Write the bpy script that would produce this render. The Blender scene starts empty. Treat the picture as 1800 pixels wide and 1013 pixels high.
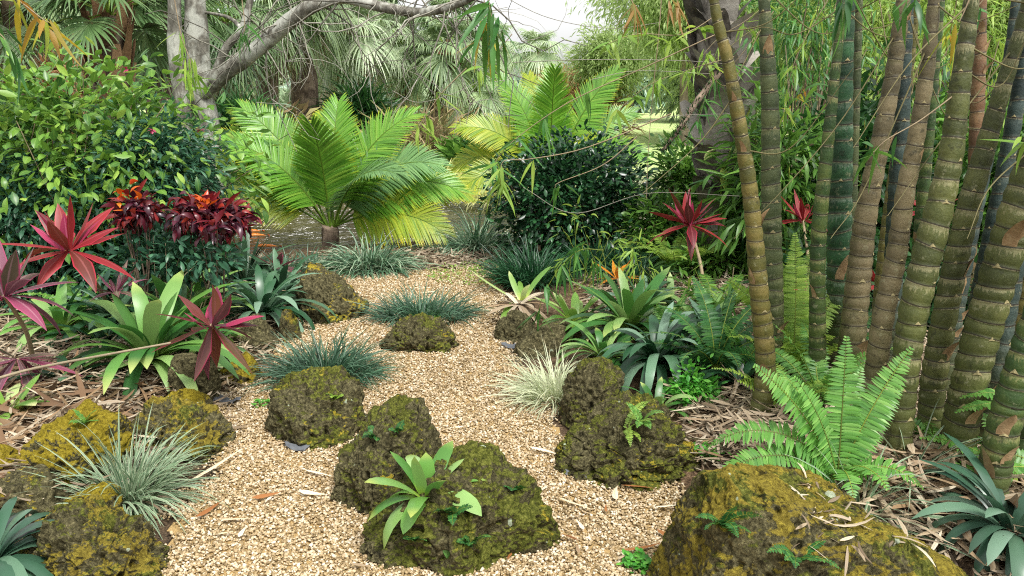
import bpy, math, random
import numpy as np
R = math.radians
rng = np.random.default_rng(11)
random.seed(11)
scene = bpy.context.scene
COL = scene.collection

# ------------------------------------------------------------------ camera
F, PITCH, CAMZ = 1412.0, R(13.4), 1.5
CP, SP = math.cos(PITCH), math.sin(PITCH)
cd = bpy.data.cameras.new("camera"); cam = bpy.data.objects.new("camera", cd); COL.objects.link(cam)
cam.location = (0, 0, CAMZ); cam.rotation_euler = (math.pi / 2 - PITCH, 0, 0)
cd.sensor_width = 36; cd.lens = 36 * F / 1800; cd.clip_end = 600; cd.clip_start = 0.05
scene.camera = cam
# ------------------------------------------------------------------ overcast daylight
SUN_EL, SUN_AZ = R(58), R(150)      # azimuth clockwise from +y
w = bpy.data.worlds.new("World"); scene.world = w; w.use_nodes = True
nt = w.node_tree; nt.nodes.clear()
sky = nt.nodes.new("ShaderNodeTexSky"); sky.sky_type = 'NISHITA'; sky.sun_disc = False
sky.sun_elevation = SUN_EL; sky.sun_rotation = SUN_AZ; sky.dust_density = 3; sky.air_density = 1.2
hs = nt.nodes.new("ShaderNodeHueSaturation"); hs.inputs["Saturation"].default_value = 0.06
bg = nt.nodes.new("ShaderNodeBackground"); bg.inputs["Strength"].default_value = 0.14
wo = nt.nodes.new("ShaderNodeOutputWorld")
nt.links.new(sky.outputs[0], hs.inputs["Color"]); nt.links.new(hs.outputs[0], bg.inputs[0]); nt.links.new(bg.outputs[0], wo.inputs[0])
sl = bpy.data.lights.new("sun", 'SUN'); sl.energy = 1.9; sl.angle = R(11); sl.color = (1, 0.96, 0.9)
so = bpy.data.objects.new("sun", sl); COL.objects.link(so)
so.rotation_euler = (math.pi / 2 - SUN_EL, 0, math.pi - SUN_AZ)
scene.view_settings.view_transform = 'Standard'; scene.view_settings.look = 'None'
scene.view_settings.exposure = 1.02; scene.view_settings.gamma = 1
c = scene.cycles
c.max_bounces = 6; c.diffuse_bounces = 3; c.glossy_bounces = 2; c.transmission_bounces = 4; c.transparent_max_bounces = 4
c.caustics_reflective = False; c.caustics_refractive = False
c.filter_width = 1.1; c.use_denoising = False; c.use_adaptive_sampling = False; c.sample_clamp_indirect = 6

# ------------------------------------------------------------------ pixel helpers
def ray(px, py):
    dx, dy = (px - 900) / F, -(py - 506.5) / F
    return np.array([dx, CP + dy * SP, -SP + dy * CP])
def P(px, py, Y):
    d = ray(px, py); t = Y / d[1]
    return np.array([t * d[0], Y, CAMZ + t * d[2]])
def atz(px, py, z=0.0):
    d = ray(px, py); t = (z - CAMZ) / d[2]
    return np.array([t * d[0], t * d[1], z])
def scl(Y, py=506):
    return abs(P(901, py, Y)[0] - P(900, py, Y)[0])      # metres per pixel

# ------------------------------------------------------------------ noise
def _h(i, j, k, s):
    n = (i * 374761393 + j * 668265263 + k * 1274126177 + s * 144269504) & 0xffffffff
    n = ((n ^ (n >> 13)) * 1274126177) & 0xffffffff
    n = ((n ^ (n >> 16)) * 2246822519) & 0xffffffff
    return ((n ^ (n >> 15)) & 0xffff) / 65535.0 * 2 - 1
def vnoise(p, s=0):
    p = np.asarray(p, float); f = np.floor(p).astype(np.int64); t = p - f; t = t * t * (3 - 2 * t)
    out = 0
    for a in (0, 1):
        for b in (0, 1):
            for d in (0, 1):
                wgt = (t[..., 0] if a else 1 - t[..., 0]) * (t[..., 1] if b else 1 - t[..., 1]) * (t[..., 2] if d else 1 - t[..., 2])
                out = out + wgt * _h(f[..., 0] + a, f[..., 1] + b, f[..., 2] + d, s)
    return out
def fbm(p, o=4, s=0, g=.5):
    v, a, q = 0, 1.0, np.asarray(p, float)
    for i in range(o):
        v = v + a * vnoise(q, s + i * 17); q = q * 2.03 + 5.1; a *= g
    return v

# ------------------------------------------------------------------ mesh builder
class MB:
    def __init__(s): s.v, s.q, s.t, s.uv, s.qm, s.tm, s.n = [], [], [], [], [], [], 0
    def add(s, v, q=None, uv=None, mi=0, t=None):
        v = np.asarray(v, float).reshape(-1, 3)
        if len(v) == 0: return s
        if q is not None and len(q):
            q = np.asarray(q, np.int64).reshape(-1, 4); s.q.append(q + s.n); s.qm.append(np.full(len(q), mi))
        if t is not None and len(t):
            t = np.asarray(t, np.int64).reshape(-1, 3); s.t.append(t + s.n); s.tm.append(np.full(len(t), mi))
        s.v.append(v); s.uv.append(np.zeros((len(v), 2)) if uv is None else np.asarray(uv, float).reshape(-1, 2)); s.n += len(v)
        return s
    def join(s, o, M=None, loc=(0, 0, 0)):
        for v, uv in zip(o.v, o.uv):
            vv = v if M is None else v @ M.T
            s.v.append(vv + np.array(loc)); s.uv.append(uv)
        for q, m in zip(o.q, o.qm): s.q.append(q + s.n); s.qm.append(m)
        for t, m in zip(o.t, o.tm): s.t.append(t + s.n); s.tm.append(m)
        s.n += o.n; return s
    def mesh(s, name, mats, smooth=True, origin=None):
        me = bpy.data.meshes.new(name)
        v = np.concatenate(s.v)
        if origin is not None: v = v - np.asarray(origin)
        uv = np.concatenate(s.uv)
        q = np.concatenate(s.q) if s.q else np.zeros((0, 4), np.int64)
        t = np.concatenate(s.t) if s.t else np.zeros((0, 3), np.int64)
        mi = np.concatenate(s.qm + s.tm)
        li = np.concatenate([q.ravel(), t.ravel()]).astype(np.int32)
        st = np.concatenate([np.arange(len(q)) * 4, len(q) * 4 + np.arange(len(t)) * 3]).astype(np.int32)
        me.vertices.add(len(v)); me.vertices.foreach_set("co", v.astype(np.float32).ravel())
        me.loops.add(len(li)); me.loops.foreach_set("vertex_index", li)
        me.polygons.add(len(st)); me.polygons.foreach_set("loop_start", st)
        me.polygons.foreach_set("material_index", mi.astype(np.int32))
        me.polygons.foreach_set("use_smooth", np.full(len(st), smooth))
        ul = me.uv_layers.new(name="UVMap"); ul.data.foreach_set("uv", uv[li].astype(np.float32).ravel())
        for m in (mats if isinstance(mats, (list, tuple)) else [mats]): me.materials.append(m)
        me.update(calc_edges=True)
        return me
    def obj(s, name, mats, parent=None, smooth=True, loc=None):
        """links one mesh object; loc is the origin in world space"""
        org = np.array(loc) if loc is not None else (np.array(parent['_o']) if parent is not None and '_o' in parent else np.zeros(3))
        o = bpy.data.objects.new(name, s.mesh(name, mats, smooth, org)); COL.objects.link(o)
        if parent is not None: o.parent = parent
        else: o.location = org
        return o
def tag(o, label, cat, group=None, kind=None):
    if label: o['label'] = label
    if cat: o['category'] = cat
    if group: o['group'] = group
    if kind: o['kind'] = kind
    return o
def thing(name, loc, label, cat, group=None):
    o = bpy.data.objects.new(name, None); COL.objects.link(o); o.location = loc; o.empty_display_size = .05
    o['_o'] = [float(x) for x in loc]
    return tag(o, label, cat, group)
def structure(o): o['kind'] = 'structure'; return o

def nrm(a):
    return a / np.maximum(np.linalg.norm(a, axis=-1, keepdims=True), 1e-9)
def interp(x, xs, ys):
    return np.interp(x, xs, ys)
# strips: N leaves whose centre lines are C (N,M,3)
def strips(mb, C, side, W, fold=0.25, across=3, mi=0):
    C = np.asarray(C); N, M = C.shape[:2]
    if N == 0: return mb
    T = nrm(np.gradient(C, axis=1)); side = np.broadcast_to(side, C.shape)
    side = nrm(side - T * (side * T).sum(-1, keepdims=True)); nr = np.cross(side, T)
    W = np.broadcast_to(W, (N, M))[..., None]
    if across == 3:
        V = np.stack([C - side * W + nr * W * fold, C, C + side * W + nr * W * fold], 2)
    else:
        V = np.stack([C - side * W, C + side * W], 2)
    A = V.shape[2]
    uv = np.zeros((N, M, A, 2)); uv[..., 0] = np.linspace(0, 1, A); uv[..., 1] = np.linspace(0, 1, M)[None, :, None]
    b = (np.arange(N) * M * A)[:, None, None] + (np.arange(M - 1) * A)[None, :, None] + np.arange(A - 1)[None, None, :]
    q = np.stack([b, b + 1, b + 1 + A, b + A], -1)
    return mb.add(V, q, uv, mi)
def arcs(base, az, el, L, droop, M=6, roll=0, power=1.0, curl=0.0):
    base = np.asarray(base, float).reshape(-1, 3); N = len(base)
    az, el, L, droop, roll, curl = [np.broadcast_to(np.asarray(x, float), (N,)) for x in (az, el, L, droop, roll, curl)]
    tm = (np.arange(M - 1) + .5) / (M - 1)
    e = el[:, None] - droop[:, None] * tm[None] ** power; a = az[:, None] + curl[:, None] * tm[None]
    d = np.stack([np.cos(e) * np.cos(a), np.cos(e) * np.sin(a), np.sin(e)], -1) * (L / (M - 1))[:, None, None]
    C = np.concatenate([base[:, None], base[:, None] + np.cumsum(d, 1)], 1)
    s = np.stack([-np.sin(az), np.cos(az), 0 * az], -1)
    d0 = nrm(d[:, 0]); n0 = np.cross(s, d0) * -1
    s = s * np.cos(roll)[:, None] + n0 * np.sin(roll)[:, None]
    return C, np.repeat(s[:, None], M, 1)
PROF = {  # half-width along a leaf
 'grass': ([0, .1, .5, .8, 1], [.6, 1, .9, .55, .02]),
 'strap': ([0, .12, .5, .8, .93, 1], [.7, .8, 1, .85, .45, .03]),
 'lance': ([0, .18, .45, .75, 1], [.16, .5, 1, .62, .02]),
 'ovate': ([0, .12, .4, .7, 1], [.06, .45, 1, .8, .03]),
 'bamboo': ([0, .08, .3, .65, 1], [.08, .75, 1, .6, .01]),
 'leaflet': ([0, .1, .5, .85, 1], [.5, .9, 1, .6, .05]),
 'fan': ([0, .35, .6, 1], [.12, 1, .8, .05]),
 'litter': ([0, .1, .5, .9, 1], [.3, .8, 1, .7, .2]),
}
def wid(kind, M, w):
    p = PROF[kind]; return np.interp(np.linspace(0, 1, M), *p)[None] * np.asarray(w).reshape(-1, 1)
def tube(mb, pts, rad, n=8, mi=0, vscale=1.0, seed=None, wob=0.0):
    pts = np.asarray(pts, float); M = len(pts); rad = np.broadcast_to(np.asarray(rad, float), (M,))
    T = nrm(np.gradient(pts, axis=0)); ref = np.array([0.0, 1, 0]) if abs(T[0][1]) < .9 else np.array([1.0, 0, 0])
    A = nrm(np.cross(T, ref)); B = np.cross(T, A)
    th = np.linspace(0, 2 * math.pi, n, endpoint=False)
    r = rad[:, None] * np.ones(n)
    if seed is not None:
        q = np.stack(np.broadcast_arrays(np.cos(th)[None] * 1.3, np.sin(th)[None] * 1.3, (np.arange(M) * .35)[:, None]), -1)
        r = r * (1 + wob * fbm(q, 3, seed))
    V = pts[:, None] + (A[:, None] * np.cos(th)[None, :, None] + B[:, None] * np.sin(th)[None, :, None]) * r[..., None]
    i = np.arange(M - 1)[:, None] * n; j = np.arange(n)[None]
    q = np.stack([i + j, i + (j + 1) % n, i + n + (j + 1) % n, i + n + j], -1)
    uv = np.zeros((M, n, 2)); uv[..., 0] = th / (2 * math.pi); uv[..., 1] = (np.arange(M) / (M - 1))[:, None] * vscale
    mb.add(V, q, uv, mi)
    mb.add([*V[-1]], None, None, mi, t=[[0, k, k + 1] for k in range(1, n - 1)])
    return mb
def smooth_path(pts, n):
    """Catmull-Rom through pts"""
    p = np.asarray(pts, float); m = len(p)
    p = np.concatenate([[2 * p[0] - p[1]], p, [2 * p[-1] - p[-2]]])
    t = np.linspace(0, m - 1 - 1e-6, n); k = t.astype(int); u = (t - k)[:, None]
    a, b, c_, d = p[k], p[k + 1], p[k + 2], p[k + 3]
    return .5 * (2 * b + (c_ - a) * u + (2 * a - 5 * b + 4 * c_ - d) * u ** 2 + (3 * b - a - 3 * c_ + d) * u ** 3)
def twigs(mb, starts, dirs, L, r, sag=.2, wig=.25, n=5, kids=0, mi=0, sides=4):
    ends = []
    for p, d, l in zip(starts, dirs, np.broadcast_to(L, (len(starts),))):
        d = nrm(np.array(d, float)); pts = [np.array(p)]
        for k in range(n):
            d = nrm(d + rng.normal(0, wig, 3) + np.array([0, 0, -sag])); pts.append(pts[-1] + d * l / n)
        rr = np.linspace(r, r * .35, n + 1); tube(mb, pts, rr, sides, mi)
        ends += [(q, d) for q in pts[2:]]
        if kids:
            for _ in range(kids):
                k = rng.integers(1, n); dd = nrm(d + rng.normal(0, .8, 3))
                e = twigs(mb, [pts[k]], [dd], l * rng.uniform(.35, .7), r * .55, sag, wig, max(3, n - 1), 0, mi, 3); ends += e
    return ends

# ------------------------------------------------------------------ materials
def srgb(h):
    h = h.lstrip('#'); v = [int(h[i:i + 2], 16) / 255 for i in (0, 2, 4)]
    return tuple(x / 12.92 if x <= .04045 else ((x + .055) / 1.055) ** 2.4 for x in v) + (1,)
class NT:
    def __init__(s, name):
        s.m = bpy.data.materials.new(name); s.m.use_nodes = True; s.t = s.m.node_tree; s.t.nodes.clear()
        s.out = s.n("OutputMaterial")
    def n(s, kind, **kw):
        x = s.t.nodes.new("ShaderNode" + kind)
        for k, v in kw.items():
            if k.startswith("i_"):
                x.inputs[k[2:].replace("_", " ")].default_value = v
            else: setattr(x, k, v)
        return x
    def l(s, a, b): s.t.links.new(a, b)
    def math(s, op, a, b=None, clamp=False):
        x = s.n("Math", operation=op, use_clamp=clamp)
        for i, v in enumerate((a, b)):
            if v is None: continue
            if isinstance(v, (int, float)): x.inputs[i].default_value = v
            else: s.l(v, x.inputs[i])
        return x.outputs[0]
    def mix(s, f, a, b, mode='MIX'):
        x = s.n("Mix", data_type='RGBA', blend_type=mode)
        for i, v in ((0, f), (6, a), (7, b)):
            if isinstance(v, (int, float)): x.inputs[i].default_value = v
            elif isinstance(v, tuple): x.inputs[i].default_value = v
            else: s.l(v, x.inputs[i])
        return x.outputs[2]
    def ramp(s, f, stops, interp='LINEAR'):
        x = s.n("ValToRGB"); x.color_ramp.interpolation = interp
        el = x.color_ramp.elements
        while len(el) < len(stops): el.new(.5)
        for e, (p, c_) in zip(el, stops): e.position = p; e.color = c_
        s.l(f, x.inputs[0]); return x.outputs[0]
    def noise(s, vec, scale, detail=3, rough=.55, dist=0.0):
        x = s.n("TexNoise"); x.inputs["Scale"].default_value = scale; x.inputs["Detail"].default_value = detail
        x.inputs["Roughness"].default_value = rough; x.inputs["Distortion"].default_value = dist
        if vec is not None: s.l(vec, x.inputs["Vector"])
        return x.outputs[0]
    def step(s, f, a, b):
        x = s.n("MapRange", interpolation_type='SMOOTHSTEP'); s.l(f, x.inputs[0])
        x.inputs[1].default_value = a; x.inputs[2].default_value = b; return x.outputs[0]
    def bump(s, h, strength=.5, dist=.01, prev=None):
        x = s.n("Bump"); x.inputs["Strength"].default_value = strength; x.inputs["Distance"].default_value = dist
        s.l(h, x.inputs["Height"])
        if prev is not None: s.l(prev, x.inputs["Normal"])
        return x.outputs[0]
    def pbsdf(s, col, rough=.6, spec=.4, normal=None, **kw):
        b = s.n("BsdfPrincipled"); 
        if isinstance(col, tuple): b.inputs["Base Color"].default_value = col
        else: s.l(col, b.inputs["Base Color"])
        if isinstance(rough, (int, float)): b.inputs["Roughness"].default_value = rough
        else: s.l(rough, b.inputs["Roughness"])
        b.inputs["Specular IOR Level"].default_value = spec
        for kk, vv_ in kw.items(): b.inputs[kk].default_value = vv_
        if normal is not None: s.l(normal, b.inputs["Normal"])
        return b
    def done(s, sh): s.l(sh, s.out.inputs[0]); return s.m
def pos(n): return n.n("NewGeometry").outputs["Position"]
def leafmat(name, cols, rough=.42, transl=.3, mid=None, edge=None, tip=None, spec=.4, stripe=None, hue=.49, big=2.0, amp=.35, base=None, midk=.6, eo=.5):
    """cols: hex stops chosen per leaf; mid/edge/tip: hex tints across and along it"""
    n = NT(name); g = n.n("NewGeometry"); rnd = n.math('FRACT', n.math('ADD', g.outputs["Random Per Island"], n.n("ObjectInfo").outputs["Random"]))
    st = [(i / max(1, len(cols) - 1), srgb(h)) for i, h in enumerate(cols)]
    col = n.ramp(rnd, st) if len(st) > 1 else n.ramp(rnd, st * 2)
    nz = n.noise(g.outputs["Position"], big, 2)
    k = n.math('MULTIPLY_ADD', nz, 2 * amp); k.node.inputs[2].default_value = 1 - amp
    vv = n.n("VectorMath", operation='SCALE'); n.l(col, vv.inputs[0]); n.l(k, vv.inputs["Scale"]); col = vv.outputs[0]
    uv = n.n("UVMap").outputs[0]; sp = n.n("SeparateXYZ"); n.l(uv, sp.inputs[0]); u, v = sp.outputs[0], sp.outputs[1]
    e = n.math('ABSOLUTE', n.math('MULTIPLY_ADD', u, 2.0)); e.node.inputs[0].links[0].from_node.inputs[2].default_value = -1
    if stripe:
        wv = n.math('SINE', n.math('MULTIPLY', u, 26.0)); col = n.mix(n.math('MULTIPLY', n.step(wv, .2, .9), .55), col, srgb(stripe))
    if edge: col = n.mix(n.step(e, eo, eo + .22), col, srgb(edge))
    if base: col = n.mix(n.step(v, .35, .0), col, srgb(base))
    if tip:
        r2 = n.math('FRACT', n.math('MULTIPLY', rnd, 17.3))
        col = n.mix(n.math('MULTIPLY', n.step(v, .75, 1.0), n.step(r2, .35, .6)), col, srgb(tip))
    if mid: col = n.mix(n.math('MULTIPLY', n.step(e, .16, .05), midk), col, srgb(mid))
    b = n.pbsdf(col, rough, spec)
    if transl <= 0: return n.done(b.outputs[0])
    tr = n.n("BsdfTranslucent")
    hb = n.n("HueSaturation"); hb.inputs["Hue"].default_value = hue; hb.inputs["Saturation"].default_value = 1.0; hb.inputs["Value"].default_value = 1.5
    n.l(col, hb.inputs["Color"]); n.l(hb.outputs[0], tr.inputs[0])
    mx = n.n("MixShader"); mx.inputs[0].default_value = transl; n.l(b.outputs[0], mx.inputs[1]); n.l(tr.outputs[0], mx.inputs[2])
    return n.done(mx.outputs[0])
def barkmat(name, c1, c2, c3, scale=14, stretch=.25, bump=.6):
    n = NT(name); p = pos(n); mp = n.n("Mapping"); mp.inputs["Scale"].default_value = (1, 1, stretch); n.l(p, mp.inputs[0])
    a = n.noise(mp.outputs[0], scale, 5, .65); b = n.noise(p, scale * .22, 3)
    col = n.ramp(a, [(.3, srgb(c1)), (.55, srgb(c2)), (.75, srgb(c3))])
    col = n.mix(n.math('MULTIPLY', n.step(b, .48, .62), .6), col, srgb(c3))
    return n.done(n.pbsdf(col, .85, .2, n.bump(a, bump, .02)).outputs[0])
def rockmat(name, yellow=.5, green=.4, pale=.3, ye='#95832a'):
    n = NT(name); g = n.n("NewGeometry"); p = n.n("TexCoord").outputs["Object"]
    a = n.noise(p, 11, 8, .72); f = n.noise(p, 62, 8, .78); big = n.noise(p, 3.6, 8, .68, .5); big2 = n.noise(p, 5.3, 8, .68, .8)
    vo = n.n("TexVoronoi"); vo.inputs["Scale"].default_value = 48; vo.inputs["Randomness"].default_value = 1; vo.feature = 'DISTANCE_TO_EDGE'
    wp = n.n("VectorMath", operation='ADD'); nv = n.n("TexNoise"); nv.inputs["Scale"].default_value = 30; n.l(p, nv.inputs["Vector"]); sc_ = n.n("VectorMath", operation='SCALE'); sc_.inputs["Scale"].default_value = .03
    n.l(nv.outputs["Color"], sc_.inputs[0]); n.l(p, wp.inputs[0]); n.l(sc_.outputs[0], wp.inputs[1]); n.l(wp.outputs[0], vo.inputs["Vector"])
    col = n.ramp(f, [(.3, srgb('#17160f')), (.42, srgb('#393624')), (.54, srgb('#5c573d')), (.66, srgb('#8a8360')), (.8, srgb('#b8b08a'))])
    col = n.mix(n.math('MULTIPLY', n.step(a, .52 + .14 * (1 - pale), .72), .7), col, n.ramp(f, [(.35, srgb('#66604a')), (.7, srgb('#a9a384'))]))
    sp = n.n("SeparateXYZ"); n.l(g.outputs["Normal"], sp.inputs[0])
    up = n.math('MULTIPLY_ADD', sp.outputs[2], .14); up.node.inputs[2].default_value = -.05
    fine = n.math('MULTIPLY', n.math('SUBTRACT', f, .5), .28)
    gcol = n.ramp(f, [(.32, srgb('#272b10')), (.48, srgb('#4a5019')), (.6, srgb('#6f732c')), (.8, srgb('#979650'))])
    ycol = n.ramp(f, [(.32, srgb('#54490f')), (.5, srgb(ye)), (.7, srgb('#a89836'))])
    mgf = n.step(n.math('ADD', n.math('ADD', big, up), fine), .80 - .5 * green, .86 - .5 * green)
    myf = n.step(n.math('ADD', n.math('ADD', big2, up), fine), .80 - .5 * yellow, .85 - .5 * yellow)
    col = n.mix(n.math('MULTIPLY', mgf, .85), col, gcol); col = n.mix(n.math('MULTIPLY', myf, .92), col, ycol)
    pit = n.step(vo.outputs["Distance"], .0, .06); hole = n.step(a, .36, .42)
    col = n.mix(n.math('MULTIPLY', n.math('SUBTRACT', 1, hole), .8), col, srgb('#12100b'))
    lich = n.noise(p, 21, 2, .4); col = n.mix(n.math('MULTIPLY', n.step(lich, .73, .75), .8), col, srgb('#a9b59c'))
    h = n.math('ADD', n.math('MULTIPLY', f, .9), n.math('ADD', n.math('MULTIPLY', a, 1.3), n.math('ADD', n.math('MULTIPLY', pit, .12), n.math('MULTIPLY', mgf, .12))))
    return n.done(n.pbsdf(col, .95, .12, n.bump(h, .9, .013)).outputs[0])
def culmmat(name, c1, c2, c3, band='#a79c74', streak=.5, foot='#3f4422'):
    n = NT(name); g = n.n("NewGeometry"); p = n.n("TexCoord").outputs["Object"]
    uv = n.n("UVMap").outputs[0]; sp = n.n("SeparateXYZ"); n.l(uv, sp.inputs[0]); u, v = sp.outputs[0], sp.outputs[1]
    fr = n.math('FRACT', v); a = n.noise(p, 9, 6, .68); f = n.noise(p, 75, 5, .7)
    wn = n.n("TexWhiteNoise", noise_dimensions='1D'); n.l(n.math('FLOOR', v), wn.inputs["W"])
    t = n.math('ADD', n.math('MULTIPLY', a, .75), n.math('ADD', n.math('MULTIPLY', wn.outputs[0], .17), n.math('MULTIPLY', f, .1)))
    col = n.ramp(t, [(.32, srgb(c1)), (.5, srgb(c2)), (.68, srgb(c3))])
    col = n.mix(n.math('MULTIPLY', n.step(n.math('ADD', v, n.math('MULTIPLY', a, 6.0)), 13, 4), .7), col, n.mix(f, srgb(foot), srgb('#5d6134')))
    cmb = n.n("CombineXYZ"); n.l(n.math('MULTIPLY', u, 14.0), cmb.inputs[0]); n.l(n.math('MULTIPLY', v, .9), cmb.inputs[2])
    s2 = n.noise(cmb.outputs[0], 2.2, 5, .7)
    wn2 = n.n("TexWhiteNoise", noise_dimensions='1D'); n.l(n.math('ADD', n.math('FLOOR', v), 37.3), wn2.inputs["W"])
    m = n.math('MULTIPLY', n.math('MULTIPLY', n.step(n.math('ADD', s2, n.math('MULTIPLY', n.math('SUBTRACT', fr, .6), .55)), .54, .60), streak), n.step(wn2.outputs[0], .25, .8))
    col = n.mix(m, col, srgb(band))
    lon = n.noise(cmb.outputs[0], 7, 4, .7); col = n.mix(n.math('MULTIPLY', n.step(lon, .55, .75), .35), col, srgb('#a3a285'))
    blot = n.noise(p, 24, 6, .75); col = n.mix(n.math('MULTIPLY', n.step(blot, .58, .66), .5), col, srgb('#8f8f70'))
    dk = n.noise(p, 15, 6, .75); col = n.mix(n.math('MULTIPLY', n.step(dk, .54, .66), .6), col, srgb('#1f2316'))
    pale = n.math('MULTIPLY', n.step(fr, .90, .96), n.step(n.math('ADD', n.math('MULTIPLY', f, .5), n.math('MULTIPLY', s2, .5)), .42, .56)); col = n.mix(n.math('MULTIPLY', pale, .55), col, srgb('#bdb592'))
    low = n.step(fr, .22, .03); col = n.mix(n.math('MULTIPLY', low, .45), col, srgb('#2b2a1a'))
    col = n.mix(n.math('MULTIPLY', n.step(n.math('ABSOLUTE', n.math('SUBTRACT', n.math('FRACT', n.math('ADD', v, .5)), .5)), .05, .012), .9), col, srgb('#251c10'))
    return n.done(n.pbsdf(col, n.math('ADD', .38, n.math('MULTIPLY', blot, .3)), .35, n.bump(n.math('ADD', f, blot), .35, .008)).outputs[0])

def simple(name, stops, scale=20, rough=.8, bump=.3, spec=.3, dist=.01):
    n = NT(name); p = pos(n); a = n.noise(p, scale, 4, .65); rn = n.n("NewGeometry").outputs["Random Per Island"]
    t = n.math('ADD', n.math('MULTIPLY', a, .5), n.math('MULTIPLY', rn, .5))
    return n.done(n.pbsdf(n.ramp(t, [(p_, srgb(h)) for p_, h in stops]), rough, spec, n.bump(a, bump, dist)).outputs[0])
M = {}
M['pebble'] = simple('gravel_pebbles', [(.18, '#64543a'), (.34, '#8e7a57'), (.48, '#a8926d'), (.6, '#bca888'), (.72, '#cfc2a8'), (.86, '#e3dccd')], 30, .6, .1)
M['path'] = simple('gravel_bed', [(.25, '#4d3b22'), (.45, '#7d6339'), (.65, '#b09463')], 160, .9, .8)
def groundmat():
    n = NT('mulch_soil'); p = pos(n); a = n.noise(p, 1.1, 4, .6); f = n.noise(p, 55, 5, .7, .8); m = n.noise(p, 12, 4)
    col = n.ramp(f, [(.3, srgb('#2a2119')), (.5, srgb('#5c4a38')), (.62, srgb('#8b745a')), (.78, srgb('#b3a084'))])
    col = n.mix(n.step(a, .45, .65), col, n.ramp(f, [(.35, srgb('#241f1a')), (.7, srgb('#6d5d4b'))]))
    sp = n.n("SeparateXYZ"); n.l(p, sp.inputs[0])
    lawn = n.ramp(n.noise(p, 3, 5, .7), [(.35, srgb('#97ad68')), (.65, srgb('#bccb8e'))])  # lawn greens lifted: overexposed brightness is put into the colour
    lm = n.step(n.math('ADD', sp.outputs[1], n.math('MULTIPLY', n.noise(p, .5, 3), 3.0)), 15.6, 17.5)
    col = n.mix(lm, col, lawn)
    return n.done(n.pbsdf(col, .95, .1, n.bump(n.math('ADD', f, m), .8, .02)).outputs[0])
M['ground'] = groundmat()
def watermat():
    n = NT('pond_water'); p = pos(n); mp = n.n("Mapping"); mp.inputs["Scale"].default_value = (1, 2.2, 1); n.l(p, mp.inputs[0])
    a = n.noise(mp.outputs[0], 2.6, 2, .5, .6); b = n.noise(mp.outputs[0], 7, 2)
    h = n.math('ADD', a, n.math('MULTIPLY', b, .3)); f = n.noise(p, .6, 3)
    col = n.ramp(f, [(.4, srgb('#34331c')), (.65, srgb('#55522f'))])
    return n.done(n.pbsdf(col, .2, .5, IOR=1.85, normal= n.bump(h, 1.0, .32)).outputs[0])
M['water'] = watermat()
M['litter'] = leafmat('dry_litter', ['#574a3c', '#93836c', '#b3a58c', '#6f6150', '#9c8e7a', '#c8bda6', '#8a7154'], .75, .1, spec=.2, mid='#8d7350')
M['dryleaf'] = leafmat('dry_leaf', ['#85705a', '#a9977c', '#947d60', '#bcac92'], .7, .1, spec=.2, mid='#8d6a43')
M['rust'] = leafmat('rust_leaf', ['#6b5440', '#84694e', '#9a8060', '#5c4937'], .7, .1, spec=.2)
M['rustleaf'] = leafmat('rusty_fallen_leaf', ['#7d4f2c', '#94633a', '#6b452a'], .7, .05, spec=.2)
M['paleleaf'] = leafmat('pale_fallen_leaf', ['#d6c6a6', '#e0d4ba', '#c2ab84'], .7, .05, spec=.2, mid='#b59a72')
M['bark_grey'] = barkmat('bark_pale_grey', '#3d3a33', '#77746a', '#bfc1b6', 24, .35)
M['bark_brown'] = barkmat('bark_brown', '#3a3027', '#65574a', '#8d7d6b', 18, .5)
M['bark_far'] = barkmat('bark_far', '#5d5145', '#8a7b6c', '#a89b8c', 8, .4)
M['boot'] = simple('palm_boot', [(.25, '#4a3626'), (.5, '#85654a'), (.75, '#b08d6c')], 22, .85, .6)
M['boot_grey'] = simple('palm_boot_grey', [(.25, '#3a362f'), (.42, '#6a655c'), (.62, '#948f84'), (.8, '#b0aba0')], 18, .85, .7)
M['twig'] = simple('twig_bark', [(.3, '#6b5c48'), (.6, '#94856a'), (.8, '#b3a688')], 30, .8, .2)
M['twig_grey'] = simple('twig_grey', [(.3, '#57544b'), (.6, '#8a877a'), (.8, '#aba99c')], 30, .8, .2)
M['stem'] = simple('cane_stem', [(.3, '#6d5e48'), (.6, '#9b8b6c'), (.8, '#b0a283')], 25, .7, .2)
M['cane'] = simple('dead_cane', [(.3, '#6b6050'), (.6, '#8d8068'), (.8, '#a3967c')], 25, .8, .2)
M['sheath'] = simple('culm_sheath', [(.25, '#5c4630'), (.5, '#8d7352'), (.75, '#b39d78')], 40, .8, .4)
M['culm_twig'] = simple('culm_twig', [(.3, '#4f4a30'), (.6, '#6f6946'), (.8, '#857d58')], 30, .8, .2)
M['stem_green'] = simple('green_stem', [(.3, '#4d5a22'), (.6, '#76852f'), (.8, '#98a04b')], 25, .5, .1)
M['rachis'] = simple('frond_rachis', [(.3, '#4f6a1c'), (.6, '#6d8a2a'), (.8, '#8ba03c')], 10, .5, .1)
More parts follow.
